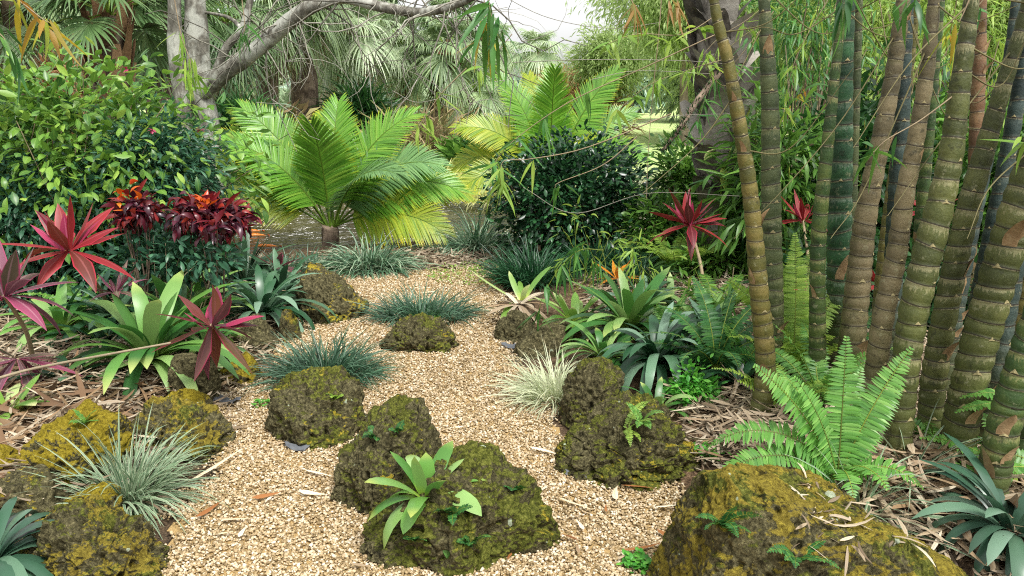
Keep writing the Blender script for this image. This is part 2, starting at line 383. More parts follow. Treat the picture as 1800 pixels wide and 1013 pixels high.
# ------------------------------------------------------------------ ground
PATH_PX = [(200, 1400), (285, 1013), (318, 930), (345, 860), (392, 800), (388, 745), (405, 700), (470, 655), (500, 600), (535, 560), (590, 520), (585, 480), (700, 478), (885, 474), (882, 510), (860, 545), (872, 590), (905, 625), (925, 680), (985, 760), (1010, 835), (1110, 850), (1185, 870), (1195, 940), (1300, 1013), (1450, 1400)]
POLY = np.array([atz(x, y, 0.0)[:2] if y < 1200 else (atz(x, 1013, 0)[0] * .9, .6) for x, y in PATH_PX])
def poly_sd(x, y, poly):
    x = np.asarray(x, float); y = np.asarray(y, float); d = np.full(x.shape, 1e9); ins = np.zeros(x.shape, bool)
    n = len(poly)
    for i in range(n):
        a, b = poly[i], poly[(i + 1) % n]; e = b - a
        t = np.clip(((x - a[0]) * e[0] + (y - a[1]) * e[1]) / (e @ e + 1e-12), 0, 1)
        d = np.minimum(d, np.hypot(x - a[0] - t * e[0], y - a[1] - t * e[1]))
        c_ = (a[1] > y) != (b[1] > y); xi = a[0] + (y - a[1]) / (b[1] - a[1] + 1e-12) * e[0]
        ins ^= c_ & (x < xi)
    return np.where(ins, -d, d)
POND = np.array([(-9, 9.2), (-4.2, 8.1), (-2.6, 8.0), (-1.3, 8.5), (-.3, 9.0), (.6, 8.4), (1.3, 9.2), (2.6, 12), (3.4, 14.5), (1.5, 15.0), (-1.5, 14.4), (-4, 14.8), (-9, 14.5)])
def hgt(x, y):
    x = np.asarray(x, float); y = np.asarray(y, float)
    sd = poly_sd(x, y, POLY); s = np.clip(sd / .7, 0, 1); s = s * s * (3 - 2 * s)
    far = np.clip((y - 6.2) / 1.5, 0, 1); z = s * .10 * (1 - far)
    z = z + .016 * fbm(np.stack([x * 2.2, y * 2.2, 0 * x], -1), 3, 5) * np.clip(sd / .3, 0, 1)
    z = z + .15 * np.exp(-((x - 1.25) ** 2 / .18 + (y - 2.75) ** 2 / .22)) * np.clip(sd / .25, 0, 1)
    pd = poly_sd(x, y, POND); k = np.clip(-pd / .5 + .35, 0, 1); z = z - .75 * k * k * (3 - 2 * k)
    z = z + np.clip((y - 16) / 30, 0, 1) * .35
    return z
def G(px, py):
    z = 0.0
    for _ in range(8):
        p = atz(px, py, z); z = float(hgt(p[0], p[1]))
    p[2] = z; return p
def grid(xs, ys):
    X, Y = np.meshgrid(xs, ys); Z = hgt(X, Y); nx, ny = len(xs), len(ys)
    V = np.stack([X, Y, Z], -1).reshape(-1, 3); i = np.arange(ny - 1)[:, None] * nx + np.arange(nx - 1)[None]
    return V, np.stack([i, i + 1, i + 1 + nx, i + nx], -1).reshape(-1, 4), X, Y
xs = np.concatenate([np.linspace(-120, -12, 20), np.linspace(-11, -4.2, 40), np.linspace(-4.1, 4.1, 165), np.linspace(4.2, 11, 40), np.linspace(12, 120, 20)])
ys = np.concatenate([np.linspace(-4, .5, 12), np.linspace(.6, 9.5, 170), np.linspace(9.6, 16, 50), np.linspace(16.5, 40, 40), np.linspace(43, 160, 25)])
V, q, _, _ = grid(xs, ys)
structure(MB().add(V, q).obj('ground', M['ground']))
V, q, X, Y = grid(np.arange(-2.2, 2.4, .02), np.arange(.6, 7.4, .02))
V[:, 2] = -.0 + .006 + .006 * fbm(V * 9, 2, 3) * .5
fc = V[q].mean(1); k = poly_sd(fc[:, 0], fc[:, 1], POLY) + .05 * fbm(fc * 7, 3, 9) < -.01
V[:, 2] += np.maximum(hgt(V[:, 0], V[:, 1]), 0)
structure(MB().add(V, q[k]).obj('gravel_path', M['path']))
structure(MB().add([(-14, 7.5, -.22), (7, 7.5, -.22), (7, 17, -.22), (-14, 17, -.22)], [[0, 1, 2, 3]]).obj('pond_water', M['water']))
V, q, _, _ = grid(np.linspace(-14, 2, 80), np.array([23.5, 24, 24.5, 25]))
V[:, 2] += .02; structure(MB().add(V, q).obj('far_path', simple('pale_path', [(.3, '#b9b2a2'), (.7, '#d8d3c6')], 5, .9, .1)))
# pebbles
ICO = None
def ico(sub):
    t = (1 + 5 ** .5) / 2
    v = [(-1, t, 0), (1, t, 0), (-1, -t, 0), (1, -t, 0), (0, -1, t), (0, 1, t), (0, -1, -t), (0, 1, -t), (t, 0, -1), (t, 0, 1), (-t, 0, -1), (-t, 0, 1)]
    f = [(0, 11, 5), (0, 5, 1), (0, 1, 7), (0, 7, 10), (0, 10, 11), (1, 5, 9), (5, 11, 4), (11, 10, 2), (10, 7, 6), (7, 1, 8), (3, 9, 4), (3, 4, 2), (3, 2, 6), (3, 6, 8), (3, 8, 9), (4, 9, 5), (2, 4, 11), (6, 2, 10), (8, 6, 7), (9, 8, 1)]
    v = [np.array(x) / np.linalg.norm(x) for x in v]
    for _ in range(sub):
        mid, nf = {}, []
        def m(a, b):
            k = (min(a, b), max(a, b))
            if k not in mid:
                x = v[a] + v[b]; v.append(x / np.linalg.norm(x)); mid[k] = len(v) - 1
            return mid[k]
        for a, b, c_ in f:
            x, y, z = m(a, b), m(b, c_), m(c_, a); nf += [(a, x, z), (b, y, x), (c_, z, y), (x, y, z)]
        f = nf
    return np.array(v), np.array(f)
iv, if_ = ico(0)
N = 250000
yy = 1.9 * (7.3 / 1.9) ** rng.random(N); xx = rng.uniform(-2.2, 2.3, N)
keep = rng.random(N) < np.clip(1.15 - (yy - 2) * .10, .35, 1)
xx, yy = xx[keep], yy[keep]; sd = poly_sd(xx, yy, POLY) + .10 * fbm(np.stack([xx * 5, yy * 5, 0 * xx], -1), 3, 9); k = sd < .06 + .06 * rng.random(len(xx)) ** 3; xx, yy = xx[k], yy[k]; N = len(xx)
sz = rng.uniform(.0034, .0074, N) * (1 + .1 * np.clip(yy - 3, 0, 4))
S = np.stack([sz * rng.uniform(.8, 1.4, N), sz * rng.uniform(.8, 1.1, N), sz * rng.uniform(.5, .8, N)], -1)
V = iv[None] * S[:, None] * (1 + .18 * rng.normal(0, 1, (N, 12, 1)).clip(-1, 1))
a = rng.uniform(0, 6.28, N)[:, None]; tl = rng.normal(0, .35, N)[:, None]
V = np.stack([V[..., 0] * np.cos(a) - V[..., 1] * np.sin(a), V[..., 0] * np.sin(a) + V[..., 1] * np.cos(a), V[..., 2] + V[..., 0] * tl], -1)
V += np.stack([xx, yy, .010 + np.maximum(hgt(xx, yy), 0) + rng.uniform(-.002, .006, N)], -1)[:, None]
T = if_[None] + (np.arange(N) * 12)[:, None, None]
tag(MB().add(V, t=T).obj('gravel', M['pebble']), 'loose tan and cream pebbles covering the winding path', 'gravel', kind='stuff')

# ------------------------------------------------------------------ builders
ROCKS = []
def rock(label, box, mat, depth=.75, profile=None, sub=5, seed=1, rough=.12, group='mossy limestone rocks edging the gravel path', sink=.25, lean=.1, p_=2.5, cut=(.66, .9), base=None):
    x0, y0, x1, y1 = box; xc = (x0 + x1) / 2
    g = G(xc, y1); Yf = g[1]
    hw = (x1 - x0) / 2 * scl(Yf, y1) * 1.0; sy = depth * hw; Yc = Yf + sy * .8
    hw = (x1 - x0) / 2 * scl(Yc, (y0 + y1) / 2); sy = depth * hw
    ctr = P(xc, (y0 + y1) / 2, Yc); zb = float(hgt(ctr[0], Yc)) if base is None else base
    H = max(.08, P(xc, y0, Yc + .15 * sy)[2] - zb)
    V, f = ico(sub); r0 = np.random.default_rng(seed); d = V.copy()
    V = V / (np.abs(V) ** p_).sum(1, keepdims=True) ** (1 / p_)
    for _ in range(13):
        nv = nrm(r0.normal(0, 1, 3)); lim = r0.uniform(*cut); o = (V @ nv) - lim
        V = V - np.clip(o, 0, None)[:, None] * nv * .8
    V = V / np.abs(V).max(0)
    u = V[:, 0]; pr = np.interp(u, *profile) if profile else 1.0
    X = V[:, 0] * hw; Y = V[:, 1] * sy; Z = np.where(V[:, 2] > 0, V[:, 2] * H * pr, V[:, 2] * sink * max(H, .15))
    Y = Y + lean * Z
    hh = max(hw, .12); q = np.stack([X, Y, Z], -1) / .3
    big = fbm(d * 1.7 + seed, 3, seed); med = fbm(q * 2.6 + seed, 4, seed + 3, .55); crease = np.abs(vnoise(q * 3.4 + seed, seed + 8)); c2 = np.abs(vnoise(q * 7.5 + seed, seed + 9)); fi = fbm(q * 14, 4, seed + 5, .6)
    strat = vnoise(np.stack([q[:, 0] * .5, q[:, 1] * .5, q[:, 2] * 5 + med * .6], -1), seed + 6)
    pitv = np.clip(vnoise(q * 11 + 3, seed + 2) - .3, 0, 1)
    disp = rough * (hw * .10 * big + min(1, hw / .2) * (.030 * med + .05 * np.clip(crease, 0, .35) - .030 * np.clip(.10 - c2, 0, 1) * 5 + .011 * fi + .018 * strat - .10 * np.clip(pitv - .1, 0, 1)))
    W = np.stack([X, Y, Z], -1) + d * disp[:, None]
    ROCKS.append((W + np.array([ctr[0], Yc, zb]), f))
    o = MB().add(W + np.array([ctr[0], Yc, zb]), t=f).obj('rock', mat, loc=(ctr[0], Yc, zb))
    return tag(o, label, 'rock', group)

def rosette(label, cat, name, p, n, L, w, mat, el=(85, 10), droop=(30, 90), kind='strap', split=True, fold=.16, M_=9, az0=None, jit=.25, power=1.3, leafname='leaf', group=None, parent=None, roll=.15, spread=.02, az_range=None):
    root = parent if parent is not None else thing(name, p, label, cat, group)
    i = np.arange(n); az = i * 2.39996 + rng.uniform(0, 6) + rng.normal(0, jit, n)
    if az_range: az = rng.uniform(R(az_range[0]), R(az_range[1]), n)
    f = (i / max(1, n - 1)) ** .8
    e = R(el[0]) + (R(el[1]) - R(el[0])) * f + rng.normal(0, .12, n); dr = R(droop[0]) + (R(droop[1]) - R(droop[0])) * f + rng.normal(0, .2, n)
    Ls = L * rng.uniform(.72, 1.08, n) * (1 - .25 * (f < .2)); base = np.array(p) + np.stack([np.cos(az) * spread, np.sin(az) * spread, 0 * az], -1)
    C, s = arcs(base, az, e, Ls, dr, M_, rng.normal(0, roll, n), power, rng.normal(0, .12, n)); W = wid(kind, M_, w * rng.uniform(.8, 1.1, n) / 2)
    if split:
        for k in range(n): strips(MB(), C[k:k + 1], s[k:k + 1], W[k:k + 1], fold).obj(leafname, mat, root)
    else: strips(MB(), C, s, W, fold).obj('leaf_rosette', mat, root)
    return root
def grass(label, p, n, L, w, mat, r=.06, el=(88, 35), droop=(20, 110), name='grass_tuft', cat='grass tuft', group='ornamental grass tufts', fold=.35, dead=0, sx=1.0, sy=1.0, M_=7, matd=None):
    a0 = rng.uniform(0, 6.28, n); rr = r * np.sqrt(rng.random(n)); base = np.stack([p[0] + rr * np.cos(a0) * sx, p[1] + rr * np.sin(a0) * sy, np.full(n, p[2] - .01)], -1)
    az = a0 + rng.normal(0, .7, n); f = np.clip(rr / r + rng.normal(0, .2, n), 0, 1)
    C, s = arcs(base, az, R(el[0]) + R(el[1] - el[0]) * f, L * rng.uniform(.5, 1.1, n), R(droop[0]) + R(droop[1] - droop[0]) * rng.random(n), M_, rng.normal(0, .5, n), 1.4)
    mb = strips(MB(), C, s, wid('grass', M_, w * rng.uniform(.7, 1.2, n) / 2), fold)
    o = mb.obj(name, mat, loc=tuple(p)); tag(o, label, cat, group); o['_o'] = [float(x) for x in p]
    if dead:
        nd = dead; a0 = rng.uniform(0, 6.28, nd); base = np.stack([p[0] + r * np.cos(a0) * sx * .8, p[1] + r * np.sin(a0) * sy * .8, np.full(nd, p[2])], -1)
        C, s = arcs(base, a0, rng.uniform(R(0), R(40), nd), L * rng.uniform(.4, .8, nd), R(60), 5, rng.normal(0, .5, nd))
        C[..., 2] = np.maximum(C[..., 2], hgt(C[..., 0], C[..., 1]) + .012)
        strips(MB(), C, s, wid('grass', 5, np.full(nd, w / 2)), .2).obj('dead_blades', matd or M['litter'], o)
    return o
def frond(mb, base, az, el, L, droop, n=40, ll=.3, lw=.02, ang=60, vlift=.25, ldroop=.25, prof=None, s0=.15, Mr=24, r=.006, curl=0., power=1.2, mi=0, mr=1, kind='leaflet', fold=.2, tipang=25, jit=.05, Ml=5, roll=0.0):
    C, S = arcs([base], az, el, L, droop, Mr, roll, power, curl); C, S = C[0], S[0]; T = nrm(np.gradient(C, axis=0)); S = nrm(S - T * (S * T).sum(-1, keepdims=True)); U = np.cross(T, S) ; U = np.where(U[:, 2:3] < 0, U, U)
    U = np.cross(S, T) * -1 
    t = s0 + (1 - s0) * np.linspace(0, 1, n) ** .95; x = np.linspace(0, 1, Mr)
    ip = lambda A: np.stack([np.interp(t, x, A[:, k]) for k in range(3)], -1)
    p, tt, ss, uu = ip(C), nrm(ip(T)), nrm(ip(S)), nrm(ip(U))
    lf = np.interp(t, *(prof or ([0, .15, .4, .75, 1], [.3, .6, 1, .75, .25])))
    tl = np.linspace(0, 1, Ml)
    for sg in (-1, 1):
        a = R(ang) + (R(tipang) - R(ang)) * t ** 2 + rng.normal(0, jit, n); v = vlift + rng.normal(0, jit, n)
        d = nrm(tt * np.cos(a)[:, None] + (sg * ss * np.cos(v)[:, None] + uu * np.sin(v)[:, None]) * np.sin(a)[:, None])
        l = ll * lf * rng.uniform(.92, 1.05, n)
        Cl = p[:, None] + d[:, None] * (l[:, None] * tl)[..., None] - np.array([0, 0, 1.]) * (ldroop * l[:, None] * tl ** 2)[..., None]
        sd = nrm(tt - d * (tt * d).sum(-1, keepdims=True))
        strips(mb, Cl, sd[:, None], wid(kind, Ml, lw * (.45 + .55 * lf) / 2), fold, 3, mi)
    tube(mb, C, np.linspace(r, r * .25, Mr), 5, mr)
    return C
def fan(mb, az, el, L, droop, R_=.55, n=30, span=125, fdroop=.5, mi=0, mr=1, r=.012, w=.05):
    C, S = arcs([(0, 0, 0)], az, el, L, droop, 10, 0, 1.2); C, S = C[0], S[0]; T = nrm(np.gradient(C, axis=0))
    tube(mb, C, np.linspace(r * 1.4, r * .6, 10), 5, mr); p, t, s = C[-1], T[-1], S[-1]; t = nrm(t - np.array([0, 0, .25])); s = nrm(s - t * (s @ t)); u = np.cross(s, t) * -1
    th = np.linspace(-R(span), R(span), n) + rng.normal(0, .02, n)
    d = t * np.cos(th)[:, None] + s * np.sin(th)[:, None] + u * (.25 * np.abs(np.sin(th)))[:, None]; d = nrm(d)
    l = R_ * (.72 + .28 * np.cos(th)) * rng.uniform(.9, 1.06, n); k = np.linspace(0, 1, 6)
    b = p + t * np.maximum(0, np.cos(th))[:, None] * .12
    Cl = b[:, None] + d[:, None] * (l[:, None] * k)[..., None] - np.array([0, 0, 1.]) * (fdroop * rng.uniform(.6, 1.4, n)[:, None] * l[:, None] * k ** 2.6)[..., None]
    sd = nrm(np.cross(u, d)); strips(mb, Cl, sd[:, None], wid('fan', 6, np.full(n, w / 2)), .35, 3, mi)
    return mb
def clumps(ctr, rad, n, shell=(.6, 1.0), up=.15, zmin=-1.0):
    d = rng.normal(0, 1, (n * 3, 3)); d = nrm(d); d[:, 2] += up; d = nrm(d); d = d[d[:, 2] > zmin][:n]
    k = rng.uniform(shell[0] ** 2, shell[1] ** 2, (len(d), 1)) ** .5
    lump = 1 + .30 * fbm(d * 2.2 + rng.uniform(0, 50), 2, 4)[:, None]
    return np.array(ctr) + d * k * lump * np.array(rad), d
def foliage(mb, ctrs, dirs, per, cr, L, w, kind='ovate', M_=4, el=(60, -50), droop=.5, mi=0, across=3, fold=.25, down=0.0, outw=.8):
    n = len(ctrs) * per; c_ = np.repeat(ctrs, per, 0); d = np.repeat(dirs, per, 0)
    off = rng.normal(0, 1, (n, 3)) * np.array(cr) ; b = c_ + off
    v = nrm(d * outw + nrm(off) * .6 + rng.normal(0, .55, (n, 3)) + np.array([0, 0, -down]))
    az = np.arctan2(v[:, 1], v[:, 0]); e = np.clip(np.arcsin(v[:, 2]), R(el[1]), R(el[0]))
    C, s = arcs(b, az, e, L * rng.uniform(.6, 1.15, n), rng.uniform(0, 2 * droop, n), M_, rng.normal(0, .55, n))
    return strips(mb, C, s, wid(kind, M_, w * rng.uniform(.75, 1.15, n) / 2), fold, across, mi)
def shrub(label, cat, name, box, Y, mat, depth=1.0, n=120, per=14, cr=.12, L=.12, w=.05, kind='ovate', M_=4, shell=(.5, 1.0), zmin=-.9, droop=.5, across=3, stem=None, nst=12, group=None, down=.0, el=(60, -50), up=.15, ground=None, partname='foliage', sr=.012):
    x0, y0, x1, y1 = box; a, b = P((x0 + x1) / 2, y0, Y), P((x0 + x1) / 2, y1, Y); hw = (x1 - x0) / 2 * scl(Y, (y0 + y1) / 2)
    ctr = np.array([a[0], Y, (a[2] + b[2]) / 2]); rad = (hw, hw * depth, (a[2] - b[2]) / 2)
    gz = float(hgt(ctr[0], Y)) if ground is None else ground; root = thing(name, (ctr[0], Y, gz), label, cat, group)
    cs, ds = clumps(ctr, rad, n, shell, up, zmin)
    cs[:, 2] = np.maximum(cs[:, 2], gz + .05)
    foliage(MB(), cs, ds, per, cr, L, w, kind, M_, el, droop, 0, across, .25, down).obj(partname, mat, root)
    if nst:
        mb = MB()
        for k in rng.choice(len(cs), min(nst, len(cs)), replace=False):
            b0 = np.array([ctr[0], Y, gz - .03]) + rng.normal(0, .06, 3) * (1, 1, 0); m_ = (b0 + cs[k]) / 2 + rng.normal(0, .12, 3) * hw
            tube(mb, smooth_path([b0, m_, cs[k]], 9), np.linspace(sr, sr * .35, 9), 5)
        mb.obj('stems', stem or M['twig'], root)
    return root
def spray(label, pts, Y, clus, mat, r=.003, group='bamboo leaf sprays arching across the view', L=.17, w=.022, down=.9, dz=None, cat='bamboo spray', name='bamboo_spray', tw=None):
    q = [P(x, y, Y + (dz[i] if dz else 0)) for i, (x, y) in enumerate(pts)]; path = smooth_path(q, 26)
    root = thing(name, path[0], label, cat, group); mb = tube(MB(), path, np.linspace(r, r * .4, 26), 5); lm = MB()
    for t, n in clus:
        k = min(25, int(t * 25)); az = rng.uniform(0, 6.28, n)
        e = -down + rng.normal(0, .45, n); b = path[k] + rng.normal(0, .012, (n, 3))
        C, s = arcs(b, az, e, L * rng.uniform(.55, 1.15, n), rng.uniform(.1, .8, n), 7, rng.normal(0, .6, n)); strips(lm, C, s, wid('bamboo', 7, w * rng.uniform(.7, 1.1, n) / 2), .25)
    mb.obj('twig', tw or M['twig'], root); lm.obj('leaves', mat, root); return root

# ------------------------------------------------------------------ plant materials
L_ = leafmat
M['shrubA'] = L_('broad_shrub_leaf', ['#4c742a', '#658f34', '#3a642e', '#80a640', '#45703a', '#709a38', '#98b450'], .36, .3, mid='#8fae50', midk=.35, spec=.45)
M['shrubB'] = L_('fine_shrub_leaf', ['#2f5540', '#3f6a4e', '#264636', '#527f5e'], .35, .25, spec=.4)
M['darkshrub'] = L_('dark_glossy_leaf', ['#193320', '#234a2a', '#132a1c', '#2f5a35', '#3f6f3f'], .3, .2, spec=.5)
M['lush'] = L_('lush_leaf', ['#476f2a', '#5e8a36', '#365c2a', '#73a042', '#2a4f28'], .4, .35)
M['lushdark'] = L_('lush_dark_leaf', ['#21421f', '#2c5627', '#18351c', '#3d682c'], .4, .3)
M['lime'] = L_('lime_foliage', ['#94ab6a', '#a5b97a', '#869e60', '#b8c88c'], .6, .4, big=.6)
M['limeY'] = L_('lime_yellow_foliage', ['#9db468', '#8fa65c', '#b0c078', '#80994f'], .55, .4, big=.6)
M['farleaf'] = L_('far_foliage', ['#8a9f7a', '#9fb08c', '#788f6c', '#b5c2a2'], .7, .3, big=.4)  # pale because background glare is put into the leaf colour, blue set too
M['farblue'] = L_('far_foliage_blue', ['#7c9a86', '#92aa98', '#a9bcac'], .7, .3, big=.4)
M['orange'] = L_('russet_foliage', ['#9a7a54', '#ad8a64', '#8c6a44', '#b89c74'], .7, .35, big=.6)
M['brownbush'] = L_('twiggy_brown', ['#7d6a50', '#94805f', '#6b6a45', '#8d8a58', '#a08d6c'], .75, .2)
M['sabal'] = L_('sabal_leaf', ['#788f60', '#90a574', '#637d5a', '#aabc92'], .45, .25, mid='#8fa070', midk=.3, spec=.5)
M['sabalpale'] = L_('sabal_leaf_pale', ['#98aa86', '#b0bf9a', '#849a74', '#cad4ba'], .45, .25, mid='#a9b58c', midk=.3, spec=.5)  # paler copy for distant crowns; overexposed light is put into the colour
M['sabaldark'] = L_('sabal_leaf_dark', ['#4c6a3c', '#5f7f4a', '#3d5a34', '#7a9562'], .4, .25, mid='#8fa070', midk=.3, spec=.5)
M['sabaldead'] = L_('sabal_dead', ['#a3967c', '#b8ac92', '#8c7f68', '#aea28a'], .8, .2)
M['palm'] = L_('feather_leaflet', ['#629632', '#76a83a', '#52842c', '#8cb444'], .35, .35, tip='#b8bc30', spec=.5, big=1.2)
M['palmY'] = L_('feather_leaflet_yellow', ['#86a236', '#9aae38', '#adb63c', '#769a34'], .38, .4, tip='#d8c828', spec=.5, big=1.5)
M['palmB'] = L_('feather_leaflet_blue', ['#628a50', '#769c60', '#54794a'], .35, .3, tip='#a9bb3e', spec=.5)
M['liri'] = L_('blue_green_blade', ['#365640', '#4a6c52', '#2c4835', '#66866c', '#3f6248'], .38, .25, spec=.5)
M['liridark'] = L_('dark_blade', ['#1f452a', '#2a5634', '#183724', '#3a6a42'], .38, .2, spec=.5)
M['liribank'] = L_('bank_blade', ['#4b6f50', '#638664', '#3a5d45', '#87a183', '#a4b496'], .4, .25, spec=.5)
M['varie'] = L_('variegated_blade', ['#5f7d5c', '#7b9674', '#55735a', '#92a888'], .45, .25, edge='#b9c2a3', eo=.6)
M['varieW'] = L_('white_variegated_blade', ['#a8b491', '#c0c9a8', '#8fa07a', '#d6dabd'], .45, .3, edge='#d3d5b8', tip='#bfae84')
M['varieY'] = L_('yellow_variegated_blade', ['#a3b060', '#c9cf80', '#8aa052', '#dcdc98'], .45, .3, edge='#e6e4ac')
M['brom'] = L_('bromeliad_leaf', ['#32602c', '#447a36', '#2a522a', '#62903f', '#8aa866', '#4f8438'], .36, .2, spec=.45, tip='#a9b86a', big=3, base='#7c9a45')
M['bromdark'] = L_('dark_strap_leaf', ['#27492f', '#335c3c', '#203e2a', '#4e7552', '#7a9880'], .34, .15, spec=.5, big=3)
M['bromblue'] = L_('blue_strap_leaf', ['#33523f', '#40634c', '#294437', '#55755c', '#6f8c76'], .3, .15, spec=.5, big=3)
M['bromlight'] = L_('light_bromeliad_leaf', ['#6a963c', '#80a84a', '#588438', '#9dba68', '#b8c98a'], .3, .3, spec=.5, tip='#d3d59a', big=3, base='#b3c45c')
M['bromfront'] = L_('rock_bromeliad_leaf', ['#5c9040', '#70a04c', '#4c7e38', '#8db266', '#a9c688'], .3, .28, spec=.5, tip='#a3b25a', big=4, base='#9cb840')
M['fern'] = L_('fern_leaflet', ['#5a8c3c', '#6ca048', '#4c7d3a', '#86b45c'], .4, .35, big=2, amp=.25)
M['ferndark'] = L_('fern_dark', ['#2f5f2e', '#3f7238', '#264f2a', '#56873f'], .42, .3)
M['fernlight'] = L_('fern_light', ['#7a9a3a', '#8fb048', '#688c34', '#a5c058'], .42, .4)
M['herb'] = L_('herb_leaf', ['#3f8a30', '#56a03c', '#72b548', '#34762c'], .4, .35)
M['cordR'] = L_('cordyline_red', ['#6f1c22', '#8f2226', '#5c2a22', '#8a2c2e', '#5e3424', '#54222a', '#9c2a30'], .46, 0.12, edge='#a82a3c', mid='#a3605f', midk=.35, spec=.35, big=5, hue=.505, eo=.76)
M['cordP'] = L_('cordyline_pink', ['#6a4654', '#805060', '#5c4248', '#6f6450', '#844058', '#544a42', '#5a553c'], .46, 0.15, edge='#a84a6c', mid='#b08a92', midk=.4, spec=.35, big=5, hue=.505, eo=.76)
M['cordB'] = L_('cordyline_bronze', ['#5a2c34', '#6a4030', '#6c2a42', '#4a3a34', '#74304c', '#5a4a30', '#6f3a2e'], .3, .25, edge='#8f2a48', mid='#8a4a56', midk=.3, spec=.355, big=6, hue=.505, eo=.76)
M['cordPink'] = L_('cordyline_hotpink', ['#9c2c50', '#a83e60', '#8a2446'], .46, 0.2, mid='#c87a90', midk=.4, hue=.505)
M['cordO'] = L_('cordyline_orange', ['#b5701c', '#c98a24', '#a35a1c'], .4, .35)
M['croton'] = L_('croton_leaf', ['#2c1420', '#431824', '#6e1e2a', '#8a2a26', '#361624', '#551c2e', '#4a2030', '#9a3224'], .3, .2, spec=.55, big=7, amp=.5, hue=.505)
M['crotonO'] = L_('croton_orange_leaf', ['#c23a12', '#d06418', '#b02a14', '#d8851c'], .3, .3, spec=.5, hue=.505)
M['bamY'] = L_('bamboo_leaf_lime', ['#67903a', '#80a542', '#96b04a', '#587f34'], .4, .4)
M['bamG'] = L_('bamboo_leaf_green', ['#3a6a34', '#4a7f3c', '#5c8c3a', '#305c30'], .38, .35)
M['bamYel'] = L_('bamboo_leaf_yellow', ['#a8982e', '#bfae38', '#86a038', '#a87f34', '#79984a'], .45, .4)
M['bamRust'] = L_('bamboo_leaf_rust', ['#94683a', '#86703a', '#a3824c', '#7d8a48'], .5, .4)
M['pothos'] = L_('pothos_leaf', ['#c9cf7c', '#dde0a8', '#a8bb50', '#e8e8c8'], .35, .3, mid='#8aa040')
M['koi'] = simple('koi_orange', [(.3, '#c2501c'), (.7, '#d88a3c')], 20, .3, .0)
M['cloth'] = simple('weed_cloth', [(.3, '#3f4245'), (.6, '#64686c'), (.8, '#8a8c8e')], 20, .7, .4)
M['scar'] = simple('bud_scar', [(.3, '#6d6444'), (.7, '#a0956c')], 60, .8, .3)

# ================================================================== PLACEMENT
# ------------------------------------------------------------------ rocks
RM = {'mix': rockmat('rock_mixed_moss', .34, .6, .45), 'green': rockmat('rock_green_moss', .22, .66, .35), 'dark': rockmat('rock_dark', .42, .45, .25),
      'yellow': rockmat('rock_yellow_lichen', .74, .55, .25, '#85761f'), 'ochre': rockmat('rock_ochre_lichen', .58, .62, .3, '#75682a'), 'grey': rockmat('rock_grey', .12, .3, .6)}
rock('large dark wedge shaped rock carrying the bright green bromeliad on its shoulder', (636, 786, 984, 990), RM['green'], .62, ([-1, -.8, -.5, -.2, .1, .3, .55, .8, 1], [.18, .36, .62, .9, 1, .97, .85, .72, .5]), 7, 3, .8, p_=2.6)
rock('round topped dark mossy rock tucked behind the bromeliad wedge rock', (566, 702, 778, 902), RM['mix'], .8, ([-1, -.5, .2, .6, 1], [.4, .66, .95, 1, .75]), 7, 5, .8)
rock('squat domed mossy rock with blue green grass tuft growing behind it', (466, 655, 638, 784), RM['mix'], .85, ([-1, -.6, .5, 1], [.75, 1, .95, .6]), 6, 9, .9)
rock('small loaf shaped rock alone in the middle of the gravel path', (671, 557, 806, 621), RM['mix'], .7, ([-1, -.5, 0, .4, 1], [.6, 1, .85, 1, .7]), 6, 12, .9)
rock('dark peaked rock beside the far bend of the gravel path', (520, 470, 648, 566), RM['dark'], .8, ([-1, -.5, -.2, .3, 1], [.7, 1, .95, .75, .25]), 6, 14, .9)
rock('broad low mossy rock with pitted overhang below the small sprouting ferns', (990, 708, 1222, 852), RM['mix'], .75, ([-1, -.6, -.1, .4, 1], [.5, .8, .95, 1, .9]), 7, 22, 1.0)
rock('knobbly brown green rock wedged behind the white striped grass', (990, 640, 1100, 752), RM['mix'], .8, None, 6, 25, 1.0)
rock('very large ochre lichen boulder under the green sword fern', (1158, 846, 1690, 1130), RM['ochre'], .5, ([-1, -.9, -.55, 0, .3, .6, 1], [1.3, 1.28, 1.12, .92, .8, .64, .45]), 7, 31, .5, p_=7, cut=(.9, 1.2), lean=.12)
rock('small grey rock under the dried brown bromeliad leaves', (866, 540, 938, 602), RM['grey'], .8, None, 6, 35, .8)
rock('smooth rounded grooved rock beside the small grey rock', (903, 562, 1018, 628), RM['grey'], .8, ([-1, -.3, .5, 1], [.4, .8, 1, .8]), 5, 37, .35)
rock('yellow topped rock just behind the variegated grass tuft', (60, 722, 225, 850), RM['yellow'], .8, None, 6, 41, .8)
rock('dark flat rock with yellow lichen rim jutting into the gravel', (212, 706, 396, 806), RM['ochre'], .7, ([-1, -.3, .3, .7, 1], [.8, 1, .85, .7, .4]), 6, 43, .9)
rock('smooth mustard yellow rock nestled against a grey boulder', (280, 684, 370, 738), RM['yellow'], .8, None, 5, 45, .5)
rock('tall grey brown rock beneath the wide green strap plant', (296, 615, 398, 712), RM['grey'], .7, None, 6, 47, .7)
rock('yellow green rock under the bronze pink cordyline', (385, 618, 466, 676), RM['yellow'], .7, None, 5, 49, .7)
rock('large crusty yellow and black rock filling the near bottom corner', (40, 880, 304, 1040), RM['ochre'], .7, ([-1, -.5, 0, .5, 1], [.9, 1, .85, .7, .4]), 7, 51, .9)
rock('lumpy yellow rock at the foot of the variegated grass', (100, 850, 212, 930), RM['yellow'], .8, None, 6, 53, .9)
rock('low dark mossy rock beside the blue green strap leaves', (-30, 832, 118, 905), RM['dark'], .8, None, 5, 55, .8)
rock('small yellow rock half buried in dry bamboo litter', (-40, 780, 38, 830), RM['yellow'], .8, None, 5, 57, .8)
